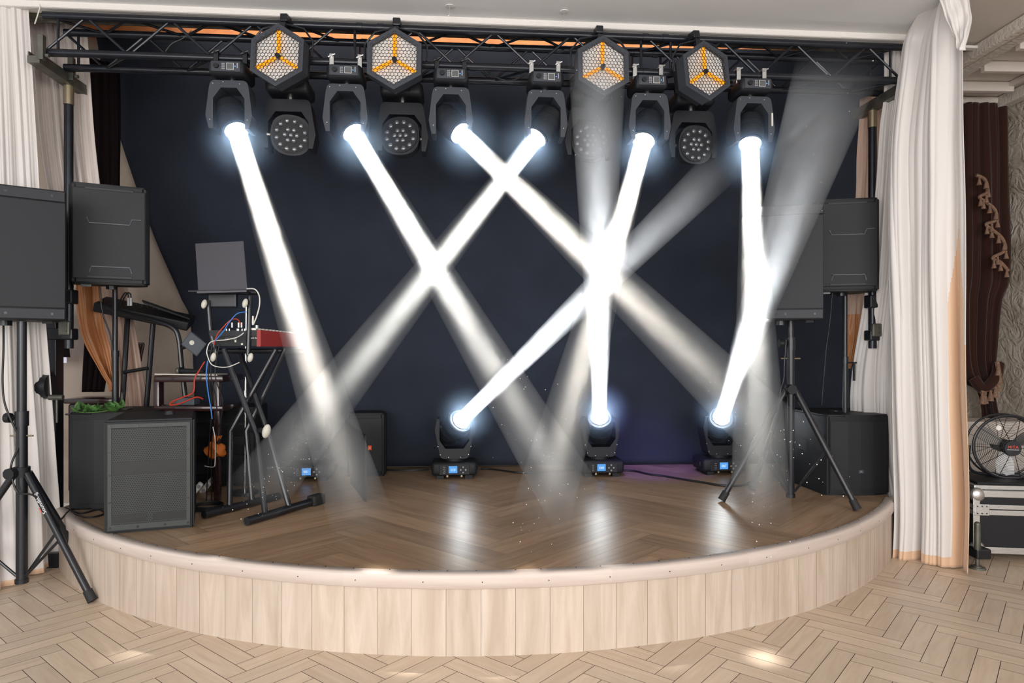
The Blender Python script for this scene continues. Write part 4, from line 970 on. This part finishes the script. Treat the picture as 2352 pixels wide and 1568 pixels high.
for i, (x, y0, lab) in enumerate(((533, 748, 'jack plug leftmost in the synthesizer rear'), (548, 748, 'jack plug third from the left cheek of the synthesizer'), (555, 748, 'jack plug just right of the middle of the synthesizer rear'), (581, 742, 'tall white jack plug near the red cheek'), (590, 750, 'stubby chrome jack plug beside the red cheek'))):
    p_ = at(x, y0, 4.70); b = MB(); b.cyl(p_-Vector((0, 0, .012)), p_+Vector((0, 0, .022 if i < 4 else .01)), .007 if i < 4 else .012, seg=10)
    if i == 3: b.cyl(p_, p_+Vector((0, 0, .05)), .008, .006, seg=10)
    tag(b.build('jack_plug', 'alu' if i != 3 else 'white', None, True), lab, 'plug', 'plugs in the synthesizer')
# double X stand
xs = empty('keyboard_x_stand', (0, 0, 0), 0, 'black double X keyboard stand with cream clamp knobs', 'stand')
f1a, f1b = on(468, 1192, H), on(640, 1148, H)
f2a, f2b = on(566, 1208, H), on(722, 1160, H)
for a_, b_ in ((f1a, f1b), (f2a, f2b)):
    bar([a_+Vector((0, 0, .03)), b_+Vector((0, 0, .03))], .026, 'foot_bar', 'blackm', xs, 12)
b = MB(); e_ = f2b+Vector((0, 0, .035)); dd = (f2b-f2a).normalized(); b.box(e_+dd*.02, (.12, .075, .075), (0, 0, math.atan2(dd.y, dd.x)), .014); b.build('rubber_foot', 'rub', xs)
for ft, l0 in ((f1a, 0), (f2a, 1)):
    pass
bar([f1a.lerp(f1b, .32)+Vector((0, 0, .04)), at(530, 990, 4.75), at(634, 802, 4.75)], .019, 'leg', 'blackm', xs)
bar([f1a.lerp(f1b, .62)+Vector((0, 0, .04)), at(566, 990, 4.80), at(655, 802, 4.95)], .019, 'leg', 'blackm', xs)
bar([f2a.lerp(f2b, .25)+Vector((0, 0, .04)), at(590, 1000, 4.6), at(514, 802, 4.7)], .019, 'leg', 'blackm', xs)
bar([f2a.lerp(f2b, .60)+Vector((0, 0, .04)), at(618, 1000, 4.65), at(548, 802, 4.9)], .019, 'leg', 'blackm', xs)
bar([at(478, 806, 4.78), at(700, 806, 5.05)], .018, 'top_bar', 'blackm', xs)
bar([at(478, 690, 4.72), at(484, 760, 4.72), at(498, 815, 4.72)], .017, 'upright', 'blackm', xs)
bar([at(574, 680, 4.72), at(572, 760, 4.70), at(570, 815, 4.70)], .017, 'upright', 'blackm', xs)
bar([at(458, 672, 4.75), at(590, 672, 4.75)], .016, 'upper_arm', 'blackm', xs)
bar([at(578, 988, 4.65), at(600, 988, 4.6)], .018, 'pivot', 'blackm', xs)
for (x, y_, Y_) in ((469, 698, 4.68), (563, 696, 4.66), (490, 820, 4.68), (575, 821, 4.66), (612, 990, 4.5)):
    b = MB(); cpt = at(x, y_, Y_); s_ = 1.45 if y_ > 900 else 1
    g = bmesh.ops.create_uvsphere(b.bm, u_segments=20, v_segments=12, radius=.030*s_); b._fin(g['verts'], Matrix.Translation(cpt) @ Matrix.Rotation(R(15), 4, 'Y') @ Matrix.Diagonal((.62, .6, 1.08, 1)))
    b.build('clamp_knob', 'cream', xs, True)
# chrome stand pole
ms = empty('microphone_stand', (0, 0, 0), 0, 'slim chrome stand rising through the keyboard stand', 'stand')
pb_ = on(562, 1133, H); b = MB(); b.cyl(pb_+Vector((0, 0, .02)), Vector((pb_.x+.012, pb_.y, at(565, 700, pb_.y).z)), .008, seg=12); b.cyl(Vector((pb_.x+.004, pb_.y, 1.0)), Vector((pb_.x+.004, pb_.y, 1.18)), .012, seg=12); b.build('pole', 'chrome', ms, True)
b = MB(); b.cyl(pb_, pb_+Vector((0, 0, .02)), .11, .10, seg=28); b.build('base', 'blackm', ms, True)
# laptop with open lid, on the upper arm
lp = empty('laptop', (0, 0, 0), 0, 'open laptop seen from behind on top of the keyboard stand', 'laptop')
b = MB(); slab(b, [at(448, 559, 4.86), at(559, 553, 4.86), at(568, 665, 4.78), at(455, 668, 4.78)], .008)
bmesh.ops.bevel(b.bm, geom=b.bm.edges[:], offset=.002, segments=1, affect='EDGES'); b.build('lid', 'laptop', lp)
b = MB(); slab(b, [at(455, 671, 4.78), at(568, 668, 4.78), at(566, 666, 4.55)+Vector((.0, 0, 0)), at(452, 669, 4.55)], .012); b.build('keyboard_base', 'laptop', lp)
b = MB(); b.box(at(512, 672, 4.70), (.36, .26, .012), bev=.003); b.box(at(512, 690, 4.74), (.20, .04, .10), bev=.01); tag(b.build('laptop_tray', 'blackm'), 'black tray under the laptop', 'tray')
cable('white_cable', [at(567, 663, 4.74), at(585, 664, 4.7), at(595, 678, 4.69), at(596, 700, 4.68), at(590, 725, 4.68), at(582, 745, 4.69)], .0045, 'white', 'white cable looping from the laptop down to the synthesizer')
cable('white_cable', [at(560, 764, 4.66), at(545, 774, 4.64), at(520, 780, 4.63), at(495, 782, 4.63), at(482, 787, 4.64), at(476, 800, 4.64), at(476, 815, 4.64), at(488, 838, 4.62), at(520, 843, 4.62), at(550, 832, 4.62)], .0032, 'white', 'thin white cable looping across the back of the synthesizer')
cable('red_cable', [at(553, 745, 4.68), at(545, 733, 4.66), at(530, 735, 4.64), at(512, 752, 4.63), at(498, 770, 4.63), at(492, 792, 4.65)], .0035, 'redc', 'red cable arching over the synthesizer rear')
cable('blue_cable', [at(566, 716, 4.66), at(545, 720, 4.64), at(528, 738, 4.62), at(512, 762, 4.61), at(494, 782, 4.62)], .0035, 'bluec', 'blue cable arching over the red cable')
for i, (x, dx) in enumerate(((488, 0), (494, 6), (504, 10))):
    cable('black_cable', [at(x, 790, 4.7), at(x-10, 850+dx, 4.7), at(x-2+dx, 930, 4.75), at(x-8, 1020, 4.8), on(x-14+dx, 1150, H)], .004, 'cable',
          ['black cable hanging leftmost behind the keyboard stand', 'black cable hanging in the middle of the cable bundle', 'black cable hanging nearest the chrome pole'][i], group='cables hanging from the synthesizer')
cable('blue_cable', [at(477, 828, 4.68), at(474, 860, 4.68), at(478, 900, 4.7), at(484, 935, 4.72), at(487, 962, 4.72)], .004, 'bluec', 'blue cable hanging beside the dark side table')
cable('white_cable', [at(489, 980, 4.7), at(494, 1010, 4.7), at(494, 1060, 4.72), at(490, 1072, 4.74), at(470, 1070, 4.8)], .0035, 'white', 'white cable dangling beside the orange bag')
cable('red_cable', [at(470, 830, 4.9), at(458, 850, 4.88), at(447, 870, 4.86), at(444, 900, 4.86), at(420, 912, 4.84), at(396, 922, 4.83), at(392, 930, 4.83), at(415, 926, 4.83), at(450, 912, 4.83), at(466, 916, 4.86)], .005, 'redc', 'red cable curling over the side table shelf')
# dark side table with tray, microphone, adapter
tb = empty('side_table', (0, 0, 0), 0, 'dark mahogany side table with two tiers behind the front subwoofer', 'table')
def top_slab(x0, x1, y_, Y0, Y1, t, name):
    a_, c_ = at(x0, y_, Y0), at(x1, y_, Y0); b = MB(); b.box(((a_.x+c_.x)/2, (Y0+Y1)/2, a_.z-t/2), (c_.x-a_.x, Y1-Y0, t), bev=.01); b.build(name, 'dwood', tb, True); return a_.z
z1 = top_slab(352, 512, 863, 4.92, 5.3, .045, 'tabletop'); z2 = top_slab(352, 512, 932, 4.92, 5.3, .04, 'shelf')
for x, Y_ in ((362, 4.95), (500, 4.95), (368, 5.27), (496, 5.27)):
    a_ = at(x, 870, Y_); b = MB(); b.box((a_.x, Y_, (H+z1-.03)/2), (.042, .042, z1-.03-H), bev=.006); b.build('leg', 'dwood', tb, True)
b = MB(); a_ = at(355, 861, 4.95); b.box((a_.x+.22, 5.06, z1+.008), (.44, .22, .008), (0, R(1), R(4))); tag(b.build('paper_tray', 'paper'), 'thin pale paper folder lying on the side table', 'folder')
r = empty('microphone', (at(412, 800, 5.0).x, 4.99, z1+.035), R(-8), 'grey topped microphone lying on the side table', 'microphone')
b = MB(); b.ball((0, 0, 0), .026, seg=20); b.build('head', 'galv', r, True)
b = MB(); b.cyl((.02, 0, 0), (.20, 0, -.005), .019, .013, seg=18); b.cyl((.012, 0, 0), (.024, 0, 0), .026, seg=18); b.build('body', 'black', r, True)
b = MB(); b.box((at(431, 800, 4.98).x, 4.99, z2+.03), (.13, .10, .055), bev=.006); tag(b.build('power_adapter', 'greyblue'), 'grey blue power adapter box on the lower shelf', 'power adapter')
r = empty('stage_device', at(448, 790, 5.05), 0, 'grey blue device with pale oval fixed to the bent stand bar', 'device')
b = MB(); b.box((0, 0, 0), (.15, .05, .12), (0, R(38), 0), .008); b.build('housing', 'greyblue', r)
b = MB(); b.cyl((-.01, -.024, .01), (-.01, -.03, .01), .018, seg=18); b.build('oval_label', 'cream', r)
b = MB(); b.cyl((0, 0, .0), at(417, 800, 5.15)-at(448, 790, 5.05), .012, seg=10); b.build('bracket', 'blackm', r, True)
# ivy on the rear subwoofer
iv = empty('ivy_sprig', at(222, 944, 4.62), 0, 'green ivy sprig lying on top of the left rear subwoofer', 'plant')
rv = random.Random(3)
b = MB(); b.tube(smooth_path([(-.16, 0, .0), (-.05, -.02, -.008), (.05, .0, .0), (.14, -.02, .02)], 6), .004, 6); b.tube(smooth_path([(-.12, .04, -.005), (.0, .03, .01), (.1, .05, .01)], 6), .003, 6); b.build('stem', 'leaf', iv, True)
b = MB()
for i in range(46):
    x = rv.uniform(-.14, .16); s_ = rv.uniform(.018, .034); c_ = Vector((x, rv.uniform(-.05, .08), rv.uniform(.0, .05)*(1 if x > 0 else .7)))
    mt = Matrix.Translation(c_) @ Euler((rv.uniform(-.3, 1.4), rv.uniform(-.6, .6), rv.uniform(0, 6.28))).to_matrix().to_4x4()
    pts = [(0, -1), (.45, -.65), (1, -.55), (.62, 0), (.55, .5), (0, 1.25), (-.55, .5), (-.62, 0), (-1, -.55), (-.45, -.65)]
    ct = b.bm.verts.new(mt @ Vector((0, 0, -.12*s_))); vs = [b.bm.verts.new(mt @ Vector((px_*s_, py_*s_, .12*s_*abs(px_)))) for px_, py_ in pts]
    for k in range(10): b.bm.faces.new((ct, vs[k], vs[(k+1) % 10]))
lf = b.build('leaves', 'leaf', iv); lf['kind'] = 'stuff'
# brown cabinet, leaning wooden easel
r = empty('wooden_cabinet', (at(222, 800, 5.35).x, 5.4, H), R(5), 'dark brown wooden chest behind the left rear subwoofer', 'cabinet')
b = MB(); b.box((0, 0, .34), (.34, .3, .68), bev=.02); b.build('body', 'dwood', r, True)
b = MB(); b.box((0, 0, .70), (.38, .34, .04), bev=.01); b.box((0, -.01, .60), (.36, .31, .015), bev=.005); b.build('top', 'dwood', r, True)
r = empty('wooden_easel', (0, 0, 0), 0, 'folded dark wooden easel leaning against the beige wall', 'easel')
bar([at(328, 790, 5.7), at(314, 860, 5.65), at(284, 960, 5.6)], .016, 'leg', 'dwood', r); bar([at(318, 792, 5.72), at(300, 870, 5.7), at(292, 960, 5.6)], .014, 'leg', 'dwood', r); bar([at(306, 789, 5.7), at(330, 789, 5.7)], .010, 'cross_bar', 'dwood', r)
b = MB(); slab(b, [at(312, 792, 5.68), at(326, 800, 5.68), at(316, 850, 5.66), at(302, 838, 5.66)], .02); b.build('panel', 'dwood', r)
# black cloth-covered gear box behind the keyboard stand, orange bag, power strips
r = empty('equipment_rack', (at(520, 800, 5.55).x, 5.62, H), TH, 'black equipment rack in the shade behind the keyboard stand', 'rack')
b = MB(); b.box((0, 0, .33), (.5, .4, .62), bev=.01); b.build('case', 'black', r, True)
for z in (.15, .3, .45, .56):
    b = MB(); b.box((0, -.202, z), (.44, .012, .085), bev=.003); b.cyl((-.19, -.208, z), (-.19, -.213, z), .006, seg=8); b.cyl((.19, -.208, z), (.19, -.213, z), .006, seg=8); b.build('rack_unit', 'grey2', r)
b = MB(); g = bmesh.ops.create_icosphere(b.bm, subdivisions=3, radius=.075)
for v in g['verts']: v.co += v.co.normalized()*.012*math.sin(v.co.x*70+v.co.z*50)
b._fin(g['verts'], Matrix.Translation(at(496, 1033, 4.95)) @ Matrix.Diagonal((1, .8, .8, 1)))
p_ = at(496, 1018, 4.95); b.cyl(p_, p_+Vector((.01, 0, .06)), .02, .035, seg=12)
tag(b.build('plastic_bag', 'orange_bag', None, True), 'orange plastic bag among the cables under the keyboard stand', 'bag')
for i, (x, y_) in enumerate(((484, 1106), (455, 1120))):
    r = empty('power_strip', on(x, y_+22, H)+Vector((0, 0, .03)), 0, ['white power strip upright against the cables', 'white power strip half hidden by the front subwoofer'][i], 'power strip')
    r.rotation_euler = (0, R(-50), R(20))
    b = MB(); b.box((0, 0, .03), (.15, .05, .04), bev=.012, seg=3); b.build('body', 'white', r, True)
    b = MB(); 
    for k in range(3): b.cyl((-.045+.045*k, -.026, .03), (-.045+.045*k, -.022, .03), .014, seg=14)
    b.build('sockets', 'textdim', r)
# cables on the deck
def floor_pts(l, h=H, r_=.006): return [on(x, y_, h)+Vector((0, 0, r_)) for x, y_ in l]
b = MB()
for k in range(3):
    c_ = on(474, 1168, H); b.ring(c_+Vector((.004*k, .004*k, .008+.009*k)), (0, 0, 1), .105-.004*k, .006, 40, 6)
tag(b.build('cable_coil', 'cable', None, True), 'black cable coiled on the deck beside the front subwoofer', 'cable')
cable('black_cable', floor_pts([(140, 1195), (165, 1172), (200, 1170), (235, 1165), (215, 1150), (180, 1160), (150, 1182)]), .006, 'cable', 'tangled black cable on the deck at the left rear subwoofer')
cable('black_cable', floor_pts([(150, 1168), (185, 1180), (225, 1172), (238, 1182), (200, 1190), (165, 1178)]), .006, 'cable', 'black cable loop lying before the left rear subwoofer')
cable('power_cable', floor_pts([(1432, 1082), (1460, 1084), (1490, 1091), (1530, 1096), (1570, 1103), (1615, 1110), (1660, 1117), (1700, 1117), (1725, 1109), (1740, 1098)], H, .009), .009, 'cable', 'black cable running over the deck between the middle and right floor lights')
cable('power_cable', floor_pts([(1104, 1078), (1130, 1079), (1160, 1083), (1190, 1087), (1230, 1087), (1280, 1083), (1320, 1082)], H, .008), .008, 'cable', 'black cable on the deck between the left and middle floor lights')
cable('power_cable', floor_pts([(872, 1080), (910, 1081), (950, 1081), (985, 1079)], H, .008), .008, 'cable', 'short black cable from the monitor speaker to the first lit floor light')
# hanging speaker cables
cable('speaker_cable', [at(8, 738, 4.2), at(8, 800, 4.15), at(6, 880, 4.12), at(12, 930, 4.12), at(35, 985, 4.14), at(48, 1010, 4.16), at(28, 1060, 4.1), at(26, 1085, 4.1), at(40, 1130, 4.1), at(76, 1137, 4.1), at(110, 1170, 4.2), at(140, 1220, 4.4)], .006, 'cable', 'black cable hanging from the left tripod speaker')
cable('speaker_cable', [at(228, 655, 4.75), at(236, 720, 4.75), at(256, 780, 4.76), at(258, 850, 4.78), at(262, 930, 4.8)], .005, 'cable', 'black cable hanging from the left pole speaker')
cable('speaker_cable', [at(1912, 672, 5.25), at(1906, 740, 5.25), at(1898, 800, 5.25), at(1893, 860, 5.25), at(1888, 930, 5.3)], .003, 'cable', 'thin cable hanging from the right pole speaker')
cable('speaker_cable', [at(1806, 780, 4.88), at(1802, 830, 4.87), at(1800, 870, 4.87), at(1792, 900, 4.86), at(1786, 950, 4.86), at(1776, 985, 4.86), at(1764, 1035, 4.86)], .005, 'cable', 'cable draped down the right tripod')
cable('truss_cable', [at(1120, 166, 4.72), at(1150, 182, 4.72), at(1180, 184, 4.72), at(1205, 172, 4.72)], .005, 'cable', 'black cable sagging under the truss between two moving heads')
cable('truss_cable', [at(380, 118, 4.6), at(395, 100, 4.6), at(420, 88, 4.6), at(440, 70, 4.6)], .003, 'galv', 'thin grey wire tied inside the left part of the truss')
cable('cord', [at(84, 2, 4.42), at(92, 12, 4.4), at(88, 30, 4.4), at(80, 55, 4.42)], .004, 'cream', 'thin beige cord hanging at the top left truss end')
cable('cord', [at(103, 6, 4.46), at(108, 15, 4.46), at(116, 24, 4.46)], .004, 'cable', 'short black cord from the ceiling edge to the left truss end')
# ceiling hooks
for i, (x, y_) in enumerate(((1033, 14), (1296, 26))):
    Y_ = (ZC-CZ)*FP/(HY-y_); p_ = Vector(((x-CX)/FP*Y_, Y_, ZC))
    r = empty('ceiling_hook', p_, 0, ['bare metal ceiling hook nearer the left honeycomb lamps', 'bare metal ceiling hook above the fourth moving head'][i], 'hook', 'hooks in the ceiling')
    b = MB(); b.cyl((0, 0, -.004), (0, 0, .0), .028, seg=20); b.build('rosette', 'mould', r)
    b = MB(); b.tube(smooth_path([(0, 0, 0), (0, 0, -.045), (-.006, 0, -.062), (-.016, 0, -.060), (-.018, 0, -.045)], 5), .0035, 8); b.build('hook', 'alu', r, True)

# ------------------------------------------------------------------ flight case and fan at the right
q = on(2236, 1288, 0); fc = empty('flight_case', (q.x, q.y-.0, 0), R(-8), 'black flight case with aluminium edges at the right edge', 'flight case')
cw, cd, chh = 1.0, .6, .435; zb = .06
b = MB(); b.box((cw/2, cd/2, zb+chh/2), (cw-.01, cd-.01, chh-.01)); b.build('body', 'black', fc)
for z, h_ in ((zb+.02, .045), (zb+chh-.02, .045), (zb+chh-.15, .036), (zb+chh-.11, .032)):
    b = MB(); b.box((cw/2, cd/2, z), (cw+.004, cd+.004, h_), bev=.003); b.build('edge_profile', 'alu', fc)
for x in (.018,):
    b = MB(); b.box((x, .0, zb+chh/2), (.045, .012, chh), bev=.003); b.build('corner_profile', 'alu', fc)
for z in (zb+.03, zb+chh-.03):
    b = MB(); b.ball((.03, .015, z), .052, (1, .6, 1), 16); b.build('ball_corner', 'alu', fc, True)
b = MB(); b.box((.05, -.008, zb+chh-.13), (.10, .01, .08), bev=.004)
b.build('corner_brace', 'alu', fc)
b = MB()
for x in (.02, .05, .08):
    for z in (-.155, -.105): b.cyl((x, -.012, zb+chh+z), (x, -.016, zb+chh+z), .005, seg=8)
b.build('rivets', 'grey', fc)
b = MB()
for x, y_ in ((.08, .08), (.9, .08), (.08, .5), (.9, .5)): b.cyl((x-.015, y_, .03), (x+.015, y_, .03), .03, seg=16)
b.build('castors', 'rub', fc)
zt = zb+chh
dl = empty('dj_deck', Vector(fc.location)+Vector((0, 0, zt+.002)), R(-8), 'flat silver edged device lying on the flight case under the fan', 'device')
b = MB(); b.box((.5, .28, .018), (.96, .5, .032), bev=.006); b.build('case', 'alu', dl); b = MB(); b.box((.5, .28, .042), (.9, .46, .02), bev=.01); b.build('lid', 'black', dl)
b = MB(); b.box((.40, .02, .02), (.006, .01, .03)); b.build('latch', 'black', dl)
# fan
fcx = at(2318, 1027, 5.0); fn = empty('floor_fan', (fcx.x, fcx.y, 0), R(-14), 'round black metal fan standing on the flight case', 'fan')
fz = fcx.z; Rf = .232
b = MB(); b.ring((0, 0, fz), (0, 1, 0), Rf, .010, 64, 8); b.ring((0, .13, fz), (0, 1, 0), Rf, .008, 64, 8)
g_ = b.build('guard_rim', 'blackm', fn, True)
b = MB()
for i in range(15): rr = .06+(Rf-.06)*i/15; y_ = -.05*math.cos(rr/Rf*PI/2); b.ring((0, y_, fz), (0, 1, 0), rr, .0017, 56, 4)
b.build('front_guard', 'blackm', fn)
b = MB()
for i in range(10):
    a = 2*PI*i/10; pts = []
    for k in range(7): rr = .05+(Rf-.05)*k/6; pts.append((rr*math.cos(a), -.05*math.cos(rr/Rf*PI/2)-.002, fz+rr*math.sin(a)))
    b.tube(pts, .0024, 5)
b.build('guard_spokes', 'blackm', fn)
b = MB()
for i in range(18):
    a = 2*PI*i/18; b.tube([(.05*math.cos(a), .16, fz+.05*math.sin(a)), (Rf*math.cos(a), .13, fz+Rf*math.sin(a))], .002, 4)
b.build('rear_guard', 'blackm', fn)
b = MB(); b.cyl((0, -.06, fz), (0, -.045, fz), .054, seg=32); b.cyl((0, -.045, fz), (0, -.02, fz), .058, seg=32); b.build('hub_badge', 'grey2', fn, True)
text('lettering', 'MITA', .030, 'redtext', fn, (0, -.0615, fz+.008), (PI/2, 0, 0), .0004)
b = MB(); b.box((0, -.0612, fz-.010), (.075, .001, .0035)); b.build('badge_line', 'text', fn)
b = MB(); b.cyl((-.085, -.042, fz+.145), (-.085, -.047, fz+.145), .018, seg=18); b.build('sticker', 'white', fn)
for i in range(3):
    a = R(90+120*i); b = MB(); mt = Matrix.Translation((0, .05, fz)) @ Matrix.Rotation(a, 4, 'Y') @ Matrix.Translation((.12, 0, 0)) @ Matrix.Rotation(R(28), 4, 'X')
    pts = [(-.08, -.03), (0, -.065), (.08, -.06), (.095, 0), (.08, .05), (0, .05), (-.08, .02)]
    b.prism(pts, -.002, .002, mt @ XZ); b.build('blade', 'alu', fn)
b = MB(); b.cyl((0, .03, fz), (0, .20, fz), .05, seg=24); b.build('motor', 'blackm', fn, True)
b = MB(); b.tube(smooth_path([(-.235, .06, fz), (-.24, .06, fz-.15), (-.18, .06, zt+.075), (0, .06, zt+.066), (.18, .06, zt+.075), (.24, .06, fz-.15), (.235, .06, fz)], 6), .011, 8); b.build('stand', 'blackm', fn, True)
# pale pillar-like box behind the fan
b = MB(); b.box((3.93, 5.75, .45), (.9, .3, .9), bev=.01); tag(b.build('low_cabinet', 'plaster'), 'low cream cabinet standing behind the fan', 'cabinet')

# ------------------------------------------------------------------ dust sparkling in the beams
b = MB(); rv = random.Random(9)
def dust(x0, y0, x1, y1, Y0, Y1, n, sp):
    for i in range(n):
        t = rv.random(); c_ = at(x0+(x1-x0)*t+rv.gauss(0, sp), y0+(y1-y0)*t+rv.gauss(0, sp), Y0+(Y1-Y0)*t)
        if c_.z < H+.02 and c_.y > 3.4: continue
        g = bmesh.ops.create_icosphere(b.bm, subdivisions=1, radius=rv.choice((.0013, .0016, .0022, .003))); b._fin(g['verts'], Matrix.Translation(c_))
dust(1150, 880, 1290, 1130, 3.7, 3.45, 60, 34); dust(1650, 880, 1880, 1110, 3.45, 3.3, 60, 30); dust(740, 990, 560, 1170, 3.7, 3.6, 60, 26); dust(1745, 900, 1752, 1290, 3.8, 3.5, 70, 30); dust(1300, 900, 1215, 1290, 3.7, 3.4, 50, 30)
dust(1371, 700, 1371, 150, 4.8, 3.5, 25, 30); dust(1760, 750, 1940, 130, 4.6, 3.2, 25, 40)
tag(b.build('dust', M['white']), 'white dust specks drifting in the light beams', 'dust', kind='stuff')

# ------------------------------------------------------------------ light
w = bpy.data.worlds.new('world'); sc.world = w; w.use_nodes = True; bg = w.node_tree.nodes['Background']
bg.inputs[0].default_value = (.93, .96, 1, 1); bg.inputs[1].default_value = 1.0
def area(name, loc, tgt, sx, sy, e, col):
    l = bpy.data.lights.new(name, 'AREA'); l.shape = 'RECTANGLE'; l.size = sx; l.size_y = sy; l.energy = e; l.color = col
    o = bpy.data.objects.new(name, l); C.objects.link(o); o.location = loc; o.rotation_euler = (Vector(tgt)-Vector(loc)).to_track_quat('-Z', 'Y').to_euler(); return o
area('window_and_fill_light', (-2.5, -3.2, 2.2), (0, 4, 1.2), 4, 2.4, 270, (1, .965, .935))
area('window_and_fill_light', (3.2, -2.6, 2.4), (1.5, 4, 1.2), 3, 2.2, 170, (1, .95, .91))
area('window_and_fill_light', (0, -3.4, 1.0), (0, 3.0, 3.7), 5, 1.6, 130, (1, .98, .96))  # added uplight to brighten the ceiling, no window stands behind it
wl = area('band_fill', tl(2.9, .55, 4.72), tl(2.9, 1.8, 4.45), 5.2, .12, 22, (1, .9, .8)); wl.data.spread = R(70)  # added unseen lamp that brightens the terracotta band
# added violet spot at an unlit wash light, tints backdrop and deck
l = bpy.data.lights.new('violet_spot', 'SPOT'); l.energy = 420; l.color = (.25, .14, 1); l.spot_size = R(24); l.spot_blend = .9; l.shadow_soft_size = .1
lo = bpy.data.objects.new('violet_spot', l); C.objects.link(lo); lo.location = at(1352, 318, 4.7); lo.rotation_euler = (at(1500, 1060, 6.2)-at(1352, 318, 4.7)).to_track_quat('-Z', 'Y').to_euler()

sc.view_settings.view_transform = 'Standard'; sc.view_settings.look = 'None'; sc.view_settings.gamma = 1; sc.view_settings.use_curve_mapping = False
sc.view_settings.exposure = -.1
sc.cycles.volume_bounces = 0; sc.cycles.volume_step_rate = 3; sc.cycles.volume_preview_step_rate = 3; sc.cycles.use_adaptive_sampling = True; sc.cycles.adaptive_threshold = .05; sc.cycles.adaptive_min_samples = 16; sc.cycles.max_bounces = 5; sc.cycles.diffuse_bounces = 3; sc.cycles.glossy_bounces = 3; sc.cycles.transparent_max_bounces = 12; sc.cycles.sample_clamp_indirect = 6
